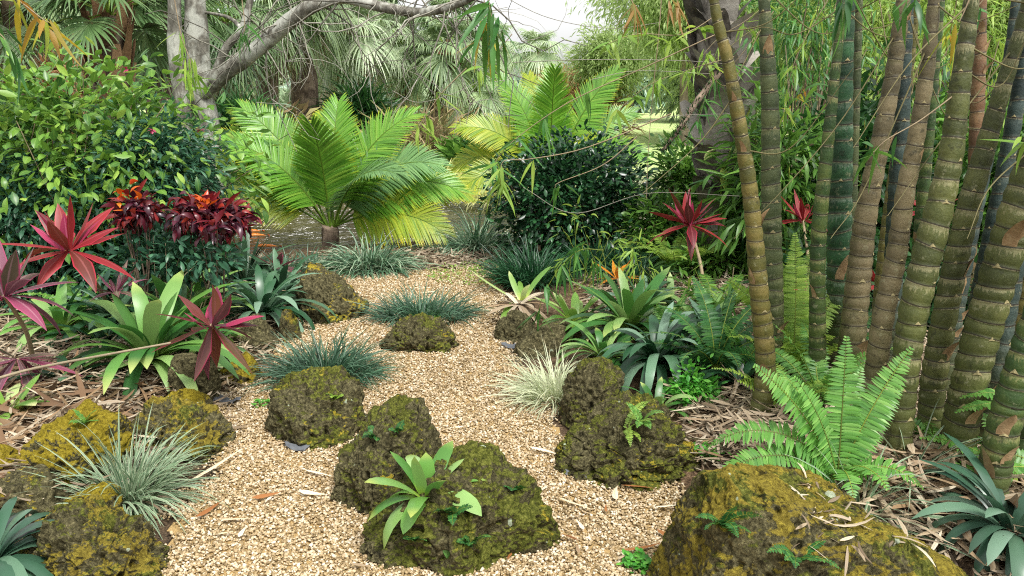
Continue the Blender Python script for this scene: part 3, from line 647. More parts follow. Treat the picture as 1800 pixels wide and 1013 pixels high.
rock('dim grey rock behind the drooping dark strap leaves', (405, 560, 485, 618), RM['grey'], .8, None, 5, 59, .8)
rock('little mossy yellow rock at the edge of the dark strap plants', (488, 545, 528, 602), RM['ochre'], .8, None, 5, 61, .8)

from mathutils.bvhtree import BVHTree
_rv = np.concatenate([v for v, f in ROCKS]); _off = np.cumsum([0] + [len(v) for v, f in ROCKS]); _rf = np.concatenate([f + o for (v, f), o in zip(ROCKS, _off)])
BVH = BVHTree.FromPolygons(_rv.tolist(), _rf.tolist())
def on_rock(px, py, sink=.012, fallback=2.9):
    d = nrm(ray(px, py)); h = BVH.ray_cast((0, 0, CAMZ), tuple(d))
    if h[0] is None: return G(px, py)
    return np.array(h[0]) + d * sink
# ------------------------------------------------------------------ bamboo culms
CM = {'olive': culmmat('culm_olive', '#3f421f', '#5d5a2a', '#7a6c3a', '#86764a', .4), 'green': culmmat('culm_green', '#22391f', '#374f26', '#5a6630', '#8d8a5a', .5),
      'dark': culmmat('culm_dark', '#19301f', '#24452c', '#36603a', '#93a08c', .3), 'tan': culmmat('culm_tan', '#4d4733', '#6b6146', '#85795a', '#63603e', .5), 'greygreen': culmmat('culm_greygreen', '#333f29', '#475233', '#5d6540', '#86875e', .45),
      'slate': culmmat('culm_slate', '#232f2d', '#2f3f3b', '#42524c', '#6a756a', .35), 'brown': culmmat('culm_brown', '#4a3626', '#6b4f37', '#85694a', '#55502f', .3), 'yolive': culmmat('culm_yolive', '#353b1e', '#495028', '#636738', '#97926c', .55)}
bud_mb = MB().add([(-1, 0, 0), (1, 0, 0), (0, 0, 1.25), (0, .55, .25)], t=[[0, 2, 3], [2, 1, 3], [1, 0, 3], [0, 1, 2]])
bud_me = bud_mb.mesh('bud_scale', M['scar'], smooth=False)
culms = []
def culm(label, pts, base_z, mat, inode=.062, Yb=None, grow=.4, lean=0.0, seed=0, buds=True):
    """pts: (px, py, width px) from the foot upwards"""
    g = G(pts[0][0], pts[0][1]); Y0 = Yb or g[1]
    n0 = len(pts); q = [P(x, y, Y0 + lean * i / n0) for i, (x, y, w_) in enumerate(pts)]; q[0][2] = min(q[0][2], float(hgt(q[0][0], Y0)) - .03) if Yb is None else q[0][2]
    if Yb is not None: q[0] = q[0] + (q[0] - q[1]) / np.linalg.norm(q[0] - q[1]) * max(0, q[0][2] - float(hgt(q[0][0], Y0)) + .03)
    rr = [w_ * scl(Y0, y) / 2 for x, y, w_ in pts]
    path0 = smooth_path(q, 200); up_ = nrm(path0[-1] - path0[-25]); path = np.concatenate([path0, path0[-1] + up_ * np.linspace(.02, 1.6, 60)[:, None]]); seg = np.concatenate([[0], np.cumsum(np.linalg.norm(np.diff(path, axis=0), axis=1))]); Lt = seg[-1]
    rad = np.interp(np.linspace(0, 1, 200), np.linspace(0, 1, len(rr)), rr); rad = np.concatenate([rad, rad[-1] * np.linspace(1, .45, 60)])
    r0 = np.random.default_rng(seed); nodes = [0.0]; 
    while nodes[-1] < Lt: nodes.append(nodes[-1] + .8 * inode * r0.uniform(.82, 1.18) * (1 + grow * nodes[-1] / max(1.2, Lt - 1.6)))
    pos_, rv, vv = [], [], []
    bul = [0, .06, .2, .5, .8, .94]; bf = [1.025, .94, .99, 1.055, 1.01, .975]
    for i in range(len(nodes) - 1):
        for b, f in zip(bul, bf): pos_.append(nodes[i] + b * (nodes[i + 1] - nodes[i])); rv.append(f); vv.append(i + b)
    pos_ = np.array(pos_); k = pos_ < Lt; pos_, rv, vv = pos_[k], np.array(rv)[k], np.array(vv)[k]
    ip = lambda A: np.interp(pos_, seg, A)
    C = np.stack([ip(path[:, j]) for j in range(3)], -1); r = ip(rad) * rv
    mb = MB(); tube(mb, C, r, 22); mb.uv[0] = np.stack([mb.uv[0][:, 0], np.repeat(vv, 22)], -1); mb.uv[1][:] = vv[-1]
    nn = len(nodes) + 1; ta, tb = r0.normal(0, .11, nn), r0.normal(0, .11, nn); tk = np.interp(vv, np.arange(nn), ta), np.interp(vv, np.arange(nn), tb)
    mb.v[0] = mb.v[0].reshape(-1, 22, 3); dd = mb.v[0] - C[:, None]; mb.v[0][..., 2] += dd[..., 0] * tk[0][:, None] + dd[..., 1] * tk[1][:, None]; mb.v[0] = mb.v[0].reshape(-1, 3)
    o = mb.obj('bamboo_culm', mat, loc=tuple(q[0])); o['_o'] = [float(x) for x in q[0]]; tag(o, label, 'bamboo culm', 'thick swollen bamboo culms of the clump')
    if buds:
        for i, nd in enumerate(nodes[1:-1]):
            if nd > Lt * .97: break
            a = (-math.pi / 2 + r0.normal(0, .45)) + (0 if i % 2 == 0 else math.pi * .85)
            if math.sin(a) > .3: continue
            cpos = np.array([np.interp(nd, seg, path[:, j]) for j in range(3)]); rn = float(np.interp(nd, seg, rad))
            b = bpy.data.objects.new('bud_scale', bud_me); COL.objects.link(b); b.parent = o
            dv = np.array([math.cos(a), math.sin(a), 0]); b.location = cpos + dv * rn * .985 - q[0]
            s_ = rn * r0.uniform(.20, .30); b.scale = (s_, s_ * .5, s_); b.rotation_euler = (0, 0, a - math.pi / 2)
    for i in range(len(nodes) - 2):
        if r0.random() < .10 and nodes[i] < Lt * .9:
            a = -math.pi / 2 + r0.normal(0, .9); cpos = np.array([np.interp(nodes[i] + .005, seg, path[:, j]) for j in range(3)]); rn = float(np.interp(nodes[i], seg, rad)); dv = np.array([math.cos(a), math.sin(a), 0])
            Cs, ss = arcs([cpos + dv * rn * 1.0], [a], [R(80)], [rn * r0.uniform(1.4, 2.6)], [R(r0.uniform(-5, 50))], 7, r0.normal(0, .2)); strips(MB(), Cs, ss, np.array([[.8, .85, .8, .65, .5, .3, .05]]) * rn * .8, -.45).obj('sheath', M['sheath'], o)
    culms.append((o, path0, rad)); return o
culm('olive brown culm standing apart at the path side of the clump', [(1330, 735, 36), (1342, 690, 36), (1345, 620, 34), (1335, 520, 33), (1325, 400, 29), (1316, 320, 27), (1300, 220, 24), (1280, 110, 21), (1262, 40, 18), (1248, -40, 16)], 0, CM['olive'], .068, seed=1)
culm('straight grey green culm close behind the olive brown one', [(1357, 660, 36), (1359, 560, 36), (1357, 450, 35), (1355, 330, 33), (1354, 200, 31), (1349, 100, 26), (1343, 0, 19), (1340, -60, 18)], 0, CM['greygreen'], .085, seed=2)
culm('slender bulging green culm touching the dark green striped one', [(1437, 700, 29), (1437, 620, 29), (1437, 500, 27), (1440, 400, 26), (1452, 280, 22), (1468, 130, 17), (1478, 40, 15), (1485, -50, 14)], 0, CM['green'], .072, seed=3)
culm('thick dark green culm with white striped node rings', [(1472, 655, 40), (1474, 500, 40), (1476, 400, 40), (1479, 280, 38), (1482, 130, 33), (1487, 0, 30), (1490, -60, 29)], 0, CM['dark'], .088, seed=4)
culm('thin dark culm glimpsed right behind the thick dark green one', [(1490, 640, 18), (1497, 400, 17), (1502, 250, 15), (1508, 80, 13), (1511, -40, 12)], 0, CM['greygreen'], .09, seed=5, buds=False)
culm('pale tan culm rising behind the sword fern', [(1487, 700, 45), (1498, 600, 44), (1508, 500, 42), (1522, 380, 37), (1545, 260, 32), (1570, 130, 28), (1588, 0, 24), (1596, -60, 23)], 0, CM['tan'], .078, seed=6)
culm('slate blue culm between the two tan culms', [(1560, 690, 31), (1567, 560, 32), (1574, 400, 31), (1582, 260, 29), (1588, 130, 25), (1594, 20, 22), (1597, -50, 20)], 0, CM['slate'], .085, seed=7)
culm('thin grey green culm half hidden beside the slate one', [(1536, 620, 17), (1548, 480, 17), (1570, 300, 15), (1600, 120, 12), (1615, -40, 11)], 0, CM['olive'], .08, seed=8, buds=False)
culm('second tan culm leaning behind the broad mottled olive one', [(1522, 760, 38), (1537, 670, 37), (1552, 560, 36), (1575, 450, 34), (1593, 330, 31), (1611, 240, 28), (1630, 120, 25), (1642, 0, 20), (1648, -60, 18)], 0, CM['tan'], .075, seed=9)
culm('broad olive culm mottled with pale scale marks', [(1576, 800, 46), (1590, 660, 46), (1604, 560, 48), (1622, 480, 49), (1650, 370, 46), (1672, 270, 40), (1690, 130, 33), (1702, 50, 27), (1714, -60, 22)], 0, CM['yolive'], .07, seed=10)
culm('brown sheathed young culm seen between the leaning ones', [(1700, 560, 20), (1708, 400, 20), (1714, 280, 22), (1718, 180, 24), (1722, 90, 21), (1726, -40, 16)], 0, CM['brown'], .11, seed=11, buds=False)
culm('dark olive culm leaning away to the top corner', [(1632, 790, 42), (1640, 680, 42), (1656, 580, 41), (1680, 460, 40), (1706, 350, 37), (1735, 250, 32), (1764, 150, 27), (1792, 60, 22), (1815, -30, 18)], 0, CM['yolive'], .072, seed=12)
culm('shadowed blue green culm at the back of the leaning ones', [(1690, 690, 30), (1712, 570, 30), (1738, 440, 29), (1764, 310, 28), (1788, 180, 25), (1805, 60, 22), (1815, -20, 20)], 0, CM['slate'], .085, seed=13)
culm('massive olive culm tilting out of the frame edge', [(1676, 830, 56), (1690, 740, 58), (1712, 640, 59), (1745, 520, 60), (1775, 415, 58), (1808, 310, 54), (1840, 210, 50), (1870, 100, 44)], 0, CM['yolive'], .068, seed=14)
culm('dark slate culm standing in the gap behind the massive one', [(1728, 800, 38), (1745, 690, 38), (1765, 560, 37), (1790, 420, 36), (1812, 300, 34), (1830, 180, 30)], 0, CM['slate'], .085, seed=15)
culm('short bright green culm base crossing the near frame edge', [(1738, 905, 50), (1746, 840, 52), (1762, 760, 54), (1785, 680, 54), (1815, 590, 53), (1850, 490, 50)], 0, CM['green'], .058, seed=16)
culm('deep blue culm behind the short bright green base', [(1790, 860, 44), (1800, 760, 44), (1815, 660, 44), (1835, 540, 42)], 0, CM['dark'], .075, seed=17)
culm('slim slate culm filling the gap beside the dark olive leaning one', [(1655, 700, 26), (1690, 500, 25), (1730, 300, 22), (1770, 120, 18), (1790, -30, 15)], 0, CM['slate'], .08, seed=21, buds=False)
culm('shaded olive culm behind the massive tilting one', [(1765, 760, 34), (1790, 600, 33), (1815, 450, 31), (1845, 300, 28)], 0, CM['olive'], .08, seed=22)
culm('slim green culm just visible between second tan and broad olive', [(1598, 640, 24), (1612, 480, 23), (1624, 330, 21), (1640, 150, 17), (1656, -30, 14)], 0, CM['green'], .08, seed=23, buds=False)
# criss-cross culm branches with their leaves
def culm_branch(ci, s, pts, mat, n=4, L=.13, label=None):
    o, path, rad = culms[ci]; k = int(s * 199); p0 = path[k]; Y = p0[1]
    q = [p0] + [P(x, y, Y + dy) for x, y, dy in pts]; pp = smooth_path(q, 20)
    b = tube(MB(), pp, np.linspace(.0034, .0012, 20), 5).obj('branch', M['culm_twig'], o)
    if n:
        lm = MB(); k2 = rng.integers(7, 20, n * 2); bs = pp[k2]
        C, sd = arcs(bs, rng.uniform(0, 6.28, n * 2), rng.uniform(-1.3, .2, n * 2), L * rng.uniform(.6, 1.2, n * 2), rng.uniform(.1, .8, n * 2), 6, rng.normal(0, .6, n * 2)); strips(lm, C, sd, wid('bamboo', 6, np.full(n * 2, .010)), .25).obj('leaf_spray', mat, b)
bl = [M['bamG'], M['bamY'], M['bamG'], M['bamYel']]
CB = [(5, .8, [(1480, 210, -.1), (1380, 330, -.2), (1290, 420, -.25)]), (5, .86, [(1640, 120, -.1), (1740, 40, -.15), (1810, -40, -.2)]), (8, .8, [(1520, 330, -.1), (1460, 420, -.2)]), (8, .87, [(1700, 40, -.1), (1790, 10, -.2)]),
      (9, .83, [(1780, 120, -.1), (1830, 110, -.1)]), (9, .93, [(1600, 110, -.1), (1500, 260, -.2), (1440, 320, -.2)]), (9, .76, [(1760, 150, .1), (1815, 40, .1)]), (1, .9, [(1450, 60, -.1), (1560, -30, -.2)]), (1, .8, [(1280, 150, -.1), (1230, 100, -.2)]),
      (0, .72, [(1230, 250, 0), (1130, 340, -.1)]), (0, .86, [(1350, 40, -.1), (1430, -30, -.2)]), (0, .62, [(1390, 260, -.1), (1500, 120, -.2), (1560, 40, -.2)]), (3, .82, [(1400, 60, -.1), (1330, 50, -.2), (1240, 120, -.3)]), (3, .9, [(1580, 120, .1), (1680, 90, .1), (1790, 100, .2)]),
      (11, .85, [(1660, 240, -.1), (1560, 380, -.2)]), (11, .95, [(1720, -10, -.1), (1640, -40, -.2)]), (12, .8, [(1720, 180, .2), (1650, 140, .2), (1560, 180, .3)]), (6, .85, [(1660, 200, -.1), (1740, 230, -.1)]), (6, .95, [(1500, 20, .2), (1400, 40, .3)]), (4, .8, [(1570, 40, .1), (1640, -30, 0)]), (2, .9, [(1540, 60, 0), (1620, 70, 0)]), (13, .8, [(1740, 330, -.1), (1700, 420, -.2)])]
for i, (ci, s, pts) in enumerate(CB): culm_branch(ci, s, pts[:2] if i % 3 else pts, bl[i % 4], [4, 3, 2, 5, 0][i % 5])

# ------------------------------------------------------------------ background: palms on the far bank
FV = {}
def fan_variant(kind, el, droop, R_, n, fd, mat):
    k = (kind, el)
    FV[k] = [fan(MB(), 0, R(el), L_, R(droop), R_, n, 120, fd).mesh('fan_frond', [mat, M['rachis']]) for L_ in (.62, .8)]
for el, dr in ((75, 25), (45, 40), (15, 45), (-15, 45)):
    fan_variant('green', el, dr, .75, 36, .55, M['sabal']); fan_variant('pale', el, dr, .75, 34, .6, M['sabalpale']); fan_variant('dark', el, dr, .75, 30, .4, M['sabaldark'])
for el, dr in ((-45, 30), (-65, 20)): fan_variant('green', el, dr, .7, 24, .4, M['sabal']); fan_variant('pale', el, dr, .7, 24, .4, M['sabalpale']); fan_variant('dark', el, dr, .7, 26, .3, M['sabaldark'])
for el, dr in ((-55, 30), (-78, 10)): fan_variant('dead', el, dr, .7, 18, .3, M['sabaldead'])
def sabal(label, pts, Y, r, cs, n, kind='green', dead=0, boots=0, group='cabbage palms on the far bank', bark='bark_brown', bootmat='boot', cat='cabbage palm', els=(75, 75, 45, 45, 15, 15, -15, -45)):
    q = [P(x, y, Y) for x, y in pts]; gz = float(hgt(q[0][0], Y)); q[0][2] = gz - .05
    root = thing('cabbage_palm', (q[0][0], Y, gz), label, cat, group); pp = smooth_path(q, 30)
    tube(MB(), pp, r * np.linspace(1.1, .9, 30), 12, seed=int(Y * 7), wob=.12).obj('trunk', M[bark], root)
    top = pp[-1]
    if boots:
        mb = MB()
        for i in range(boots):
            t = 1 - i / boots * .75; k = int(t * 29); a = i * 2.4; b = pp[k] + np.array([math.cos(a), math.sin(a), 0]) * r * .8
            C, s = arcs([b], [a], [R(62)], [r * 2.2], [R(-18)], 5); strips(mb, C, s, np.array([[1, .8, .6, .5, .35]]) * r * .55, .35)
        mb.obj('leaf_bases', M[bootmat], root)
    def add(kind, els, n):
        for i in range(n):
            el = els[min(len(els) - 1, int(i / n * len(els)))]; o = bpy.data.objects.new('frond', FV[(kind, el)][rng.integers(2)]); COL.objects.link(o); o.parent = root
            o.location = top - np.array(q[0]) + np.array([0, 0, -.05]) + np.array([0, 0, q[0][2] - gz]); o.rotation_euler = (0, 0, i * 2.4 + rng.normal(0, .3)); o.scale = [cs * rng.uniform(.85, 1.1)] * 3
    add(kind, list(els), n)
    if dead: add('dead', [-55, -78], dead)
    return root
sabal('cabbage palm with criss cross brown leaf bases above the broad leaved shrub', [(200, 330), (197, 180), (192, 28)], 9.5, .19, .78, 26, 'dark', 0, 34, None, els=(75, 75, 75, 45, 45, 45, 15))
sabal('pale cabbage palm trunk with hanging skirt beneath the arching limb start', [(470, 265), (470, 120), (475, 5)], 17, .22, .9, 38, 'green', 10)
sabal('brown rough cabbage palm rising behind the arching grey limb', [(537, 262), (535, 120), (530, -15)], 18, .28, 1.0, 40, 'green', 8, 0)
sabal('booted cabbage palm with dense dead skirt behind the big feather palm', [(628, 250), (624, 150), (618, 62)], 20, .27, 1.02, 44, 'pale', 16, 26)
sabal('grey trunked cabbage palm directly beside the leaning crooked trunk', [(708, 243), (706, 170), (700, 78)], 22, .2, 1.0, 44, 'pale', 8)
sabal('crooked leaning cabbage palm bending over the twiggy brown bush', [(735, 262), (765, 215), (782, 165), (790, 120), (785, 95)], 21, .22, .95, 40, 'green', 6, 18)
sabal('tall thin distant palm standing against the white sky', [(948, 215), (946, 160), (944, 92)], 42, .3, 1.3, 34, 'pale', 0, bark='bark_far')
sabal('second slim distant palm next to the tall one', [(868, 215), (868, 150), (870, 85)], 46, .26, 1.3, 30, 'pale', 0, bark='bark_far')
sabal('cabbage palm at the far edge behind the pale grey tree', [(395, 268), (398, 160), (400, 40)], 15, .2, .85, 34, 'dark', 8)
sabal('cabbage palm with hanging fronds in the far top corner', [(50, 300), (40, 150), (20, -20)], 13, .2, .85, 34, 'green', 4)
sabal('low cabbage palm seen behind the pond reeds', [(830, 240), (832, 200), (835, 160)], 26, .25, 1.0, 30, 'green', 6)
sabal('cabbage palm whose crown hides behind the arching limb', [(575, 255), (580, 120), (585, 10)], 24, .25, 1.05, 40, 'pale', 10)
sabal('slim cabbage palm between the booted one and the grey trunk', [(660, 245), (662, 160), (668, 40)], 25, .2, 1.1, 40, 'green', 8)
sabal('cabbage palm showing over the leaning one', [(800, 235), (800, 150), (795, 50)], 27, .22, 1.15, 40, 'green', 8)
sabal('dark cabbage palm crown beside the pale grey tree', [(285, 300), (280, 150), (270, 10)], 12, .2, .85, 32, 'dark', 4)

# pale grey tree with the long arching limb
root = thing('grey_tree', P(345, 300, 7), 'pale grey lichened tree with one long limb arching over the garden', 'tree')
gz = float(hgt(P(345, 300, 7)[0], 7)); root.location.z = gz; root['_o'] = list(root.location)
tube(MB(), smooth_path([P(372, 400, 7) * (1, 1, 0) + (0, 0, gz - .05), P(365, 230, 7), P(352, 165, 7), P(345, 60, 7), P(342, -90, 7), P(345, -330, 7)], 30), np.linspace(.11, .075, 30), 14, seed=3, wob=.15).obj('trunk', M['bark_grey'], root)
tube(MB(), smooth_path([P(330, 310, 6.9), P(318, 170, 6.9), P(308, 80, 6.9), P(305, -60, 6.9), P(296, -280, 6.9)], 24), np.linspace(.075, .045, 24), 12, seed=8, wob=.18).obj('stem', M['bark_grey'], root)
LP = [P(352, 165, 7), P(385, 135, 6.9), P(440, 95, 6.8), P(500, 45, 6.7), P(545, 12, 6.6), P(600, -4, 6.6), P(660, 10, 6.5), P(735, 22, 6.4), P(795, 10, 6.3), P(850, -14, 6.2)]
limb = smooth_path(LP, 60); lo = tube(MB(), limb, np.interp(np.linspace(0, 1, 60), [0, .1, .45, .6, 1], [.1, .075, .055, .042, .026]), 12, seed=5, wob=.15).obj('limb', M['bark_grey'], root)
L2 = smooth_path([P(372, 148, 6.95), P(395, 90, 6.9), P(425, 50, 6.9), P(440, 0, 6.9), P(448, -50, 6.9)], 24); tube(MB(), L2, np.linspace(.04, .022, 24), 9, seed=6, wob=.12).obj('limb', M['bark_grey'], root)
L3 = smooth_path([P(425, 50, 6.9), P(400, 30, 7), P(350, 20, 7)], 12); tube(MB(), L3, np.linspace(.02, .01, 12), 7).obj('limb', M['bark_grey'], root)
mb = MB(); k = rng.integers(8, 60, 46); twigs(mb, limb[k], rng.normal(0, 1, (46, 3)) + (.25, 0, -.3), rng.uniform(.5, 1.2, 46), .007, .05, .3, 6, 3); twigs(mb, L2[rng.integers(5, 24, 10)], rng.normal(0, 1, (10, 3)), .7, .006, .0, .3, 6, 2)
mb.obj('twigs', M['twig_grey'], root)

# trees beyond
def tree(label, px, ytop, ybase, wpx, Y, mat, n=160, per=26, cr=.06, L=.25, w=.11, kind='ovate', bark='bark_far', tr=.16, cb=.35, down=.0, across=2, M_=3, name='broadleaf_tree', cat='tree', group='trees behind the lawn', shell=(.35, 1), limbs=9):
    g = P(px, ybase, Y); gz = float(hgt(g[0], Y)); top = P(px, ytop, Y)[2]; hw = wpx / 2 * scl(Y, 200); H = top - gz
    root = thing(name, (g[0], Y, gz), label, cat, group); ctr = np.array([g[0], Y, gz + H * (cb + (1 - cb) / 2)]); rad = np.array([hw, hw, H * (1 - cb) / 2])
    cs, ds = clumps(ctr, rad, n, shell, .1)
    foliage(MB(), cs, ds, per, hw * np.array([cr * 2.2] * 3), L, w, kind, M_, (60, -85), .6, 0, across, .2, down).obj('crown', mat, root)
    mb = MB(); tube(mb, smooth_path([(g[0], Y, gz - .1), (g[0] + rng.normal(0, .1), Y, gz + H * .4), (g[0] + rng.normal(0, .3), Y, gz + H * .8)], 16), np.linspace(tr, tr * .3, 16), 9)
    for k in rng.choice(len(cs), limbs): tube(mb, smooth_path([(g[0], Y, gz + H * rng.uniform(.25, .6)), (ctr + cs[k]) / 2, cs[k]], 8), np.linspace(tr * .4, .02, 8), 5)
    mb.obj('trunk', M[bark], root); return root
tree('feathery lime green tree drooping over the sunny lawn', 1205, -140, 222, 300, 24, M['lime'], 330, 110, .07, .24, .05, 'ovate', down=.35, cb=.4)
tree('small feathery lime tree at the near edge of the white sky', 1065, 60, 222, 110, 30, M['lime'], 160, 80, .08, .26, .06, 'ovate', down=.3, cb=.42)
tree('second feathery lime tree beyond the grey palm stump', 1350, -160, 225, 340, 26, M['lime'], 330, 110, .07, .24, .05, 'ovate', down=.35, cb=.1)
tree('yellow lime tree glowing behind the bamboo culms', 1600, -180, 225, 380, 22, M['limeY'], 330, 110, .07, .24, .05, 'ovate', down=.35, cb=.1)
tree('lime tree filling the gap at the far bamboo edge', 1850, -120, 225, 300, 20, M['limeY'], 330, 110, .07, .24, .05, 'ovate', down=.35, cb=.1)
tree('russet bald cypress behind the yellow feather palm', 1010, 118, 216, 110, 34, M['orange'], 130, 40, .06, .4, .06, 'grass', cb=.05)
tree('russet tree showing through the corner palm fronds', 80, 40, 280, 190, 16, M['orange'], 120, 30, .06, .4, .06, 'grass', cb=.05)
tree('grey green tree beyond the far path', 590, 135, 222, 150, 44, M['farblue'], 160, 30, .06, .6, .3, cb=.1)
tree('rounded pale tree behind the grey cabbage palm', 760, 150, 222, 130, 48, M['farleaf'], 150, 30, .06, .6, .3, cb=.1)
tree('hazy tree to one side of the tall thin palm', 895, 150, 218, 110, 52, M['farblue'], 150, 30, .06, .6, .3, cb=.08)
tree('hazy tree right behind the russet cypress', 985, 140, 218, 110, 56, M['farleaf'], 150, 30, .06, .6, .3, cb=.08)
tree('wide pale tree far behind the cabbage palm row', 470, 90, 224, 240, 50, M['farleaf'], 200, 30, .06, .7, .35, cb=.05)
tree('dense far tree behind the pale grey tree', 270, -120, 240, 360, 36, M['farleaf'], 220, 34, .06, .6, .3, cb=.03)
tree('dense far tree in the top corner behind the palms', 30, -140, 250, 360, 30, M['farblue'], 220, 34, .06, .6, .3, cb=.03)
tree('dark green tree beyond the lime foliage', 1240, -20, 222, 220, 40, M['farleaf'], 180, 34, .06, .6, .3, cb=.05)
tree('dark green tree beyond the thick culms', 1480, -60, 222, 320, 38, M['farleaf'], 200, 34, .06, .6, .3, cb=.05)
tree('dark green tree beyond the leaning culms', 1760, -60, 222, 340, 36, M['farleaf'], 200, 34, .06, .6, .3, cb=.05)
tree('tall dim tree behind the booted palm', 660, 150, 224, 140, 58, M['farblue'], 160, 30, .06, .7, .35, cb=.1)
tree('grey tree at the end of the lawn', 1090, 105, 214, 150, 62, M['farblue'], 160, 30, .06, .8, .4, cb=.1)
# understorey on the far bank
for b, Y, m, lab, k in [((640, 225, 860, 325), 17, 'brownbush', 'tangled brown twiggy bush on the far pond bank', 'grass'), ((560, 215, 700, 300), 19, 'brownbush', 'dry vine covered bush under the booted palms', 'ovate'), ((380, 205, 520, 300), 16, 'brownbush', 'dull brown bush behind the fine leaved shrub', 'ovate'),
                     ((390, 195, 480, 280), 12.5, 'ferndark', 'blue green fern bush on the bank past the shrub', 'grass'), ((600, 180, 660, 240), 18, 'lushdark', 'dark spiky clump on a booted palm trunk', 'grass'), ((790, 270, 870, 330), 16, 'lush', 'leafy green bush by the water on the far bank', 'ovate'), ((820, 200, 905, 240), 30, 'farleaf', 'low rounded bush at the lawn edge', 'ovate'),
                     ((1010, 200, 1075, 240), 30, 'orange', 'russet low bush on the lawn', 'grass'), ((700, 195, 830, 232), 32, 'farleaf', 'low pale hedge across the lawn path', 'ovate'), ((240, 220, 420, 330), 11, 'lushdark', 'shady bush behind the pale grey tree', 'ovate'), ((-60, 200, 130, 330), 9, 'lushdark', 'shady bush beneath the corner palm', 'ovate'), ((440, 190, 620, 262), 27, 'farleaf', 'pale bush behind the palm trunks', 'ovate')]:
    s_ = scl(Y); shrub(lab, 'bush', 'bush', b, Y, M[m], .8, 90, 22, .09 * Y / 8, .022 * Y if k == 'ovate' else .035 * Y, .009 * Y if k == 'ovate' else .0022 * Y, k, 3, (.3, 1), droop=.5, across=2, nst=14, sr=.012 * Y / 8, group='bushes on the far bank')
grass('yellow striped reed clump arching over the far water edge', P(775, 345, 14.3) * (1, 1, 0) + (0, 0, -.1), 420, .75, .03, M['varieY'], .35, el=(85, 25), droop=(30, 120), name='reed_clump', cat='reeds', group='reeds by the pond')
grass('second yellow striped reed clump under the yellow feather palm', P(862, 345, 12.6) * (1, 1, 0) + (0, 0, -.1), 320, .6, .025, M['varieY'], .25, el=(85, 25), droop=(30, 120), name='reed_clump', cat='reeds', group='reeds by the pond')
grass('pale reed clump past the lawn side of the dark round bush', P(1115, 350, 12.5) * (1, 1, 0) + (0, 0, -.05), 320, .8, .025, M['varieW'], .3, el=(85, 25), droop=(30, 120), name='reed_clump', cat='reeds', group='reeds by the pond')
# feather palms
def fpalm(label, ground, crown, fronds, group=None, trunk_r=.1, mats=('palm', 'palmY', 'palmB'), Ls=1.0):
    root = thing('feather_palm', tuple(ground), label, 'palm', group); tube(MB(), smooth_path([ground - (0, 0, .5), (ground + crown) / 2, crown], 12), np.linspace(trunk_r * 1.25, trunk_r, 12), 12, seed=4, wob=.2).obj('trunk', M['bark_brown'], root)
    for az, el, L, dr, m, ll, ro in fronds:
        mb = MB(); b = crown + np.array([math.cos(R(az)), math.sin(R(az)), 0]) * trunk_r * .5
        frond(mb, b, R(az), R(el), L * Ls, R(dr), 84, ll * Ls, .023, 66, .18, .16, ([0, .1, .35, .7, 1], [.4, .75, 1, .85, .4]), .18, 28, .012, rng.normal(0, .1), 1.5, roll=R(ro))
        mb.obj('frond', [M[mats[m]], M['rachis']], root)
    return root
Yp = 8.3
fpalm('big feather palm with arching yellow tipped fronds beside the pond', P(580, 432, Yp) * (1, 1, 0) + (0, 0, -.03), P(583, 398, Yp),
      [(262, 84, 1.15, 35, 0, .44, 0), (80, 86, 1.3, 25, 0, .44, 0), (172, 70, 1.5, 40, 0, .46, -55), (168, 55, 1.75, 65, 1, .46, -60), (184, 46, 1.8, 68, 1, .46, -65), (178, 60, 1.5, 60, 0, .44, -60), (189, 36, 1.55, 55, 1, .38, -60), (5, 74, 1.45, 50, 0, .46, 55), (-8, 60, 1.4, 75, 2, .44, 60), (-5, 46, 1.45, 74, 0, .44, 60), (-18, 24, 1.25, 60, 1, .42, 60), (10, 34, 1.5, 55, 1, .36, 55), (150, 62, 1.5, 60, 0, .42, -45), (60, 65, 1.4, 60, 2, .42, 40), (120, 60, 1.4, 60, 0, .42, -40), (312, 62, 1.25, 75, 2, .42, 35), (100, 74, 1.35, 40, 1, .44, -20), (200, 64, 1.4, 55, 0, .44, -50)], trunk_r=.085)
Yq = 10.8
fpalm('yellow green feather palm rising behind the dark round bush', P(965, 400, Yq) * (1, 1, 0) + (0, 0, .02), P(965, 320, Yq),
      [(8, 72, 2.1, 30, 0, .52, 60), (20, 58, 1.9, 50, 0, .5, 60), (90, 85, 1.9, 25, 0, .5, 0), (170, 80, 1.9, 35, 0, .5, -50), (185, 60, 1.8, 70, 1, .5, -60), (182, 40, 1.7, 80, 1, .5, -60), (200, 25, 1.6, 75, 1, .46, -60), (-15, 42, 1.7, 65, 0, .5, 60), (-60, 62, 1.4, 70, 1, .46, 30), (250, 64, 1.5, 70, 0, .46, -20), (150, 55, 1.8, 55, 0, .48, -50), (40, 45, 1.8, 60, 2, .48, 50), (275, 84, 1.9, 30, 0, .5, 0), (110, 76, 2.0, 35, 1, .5, -20)], trunk_r=.12, Ls=.8)
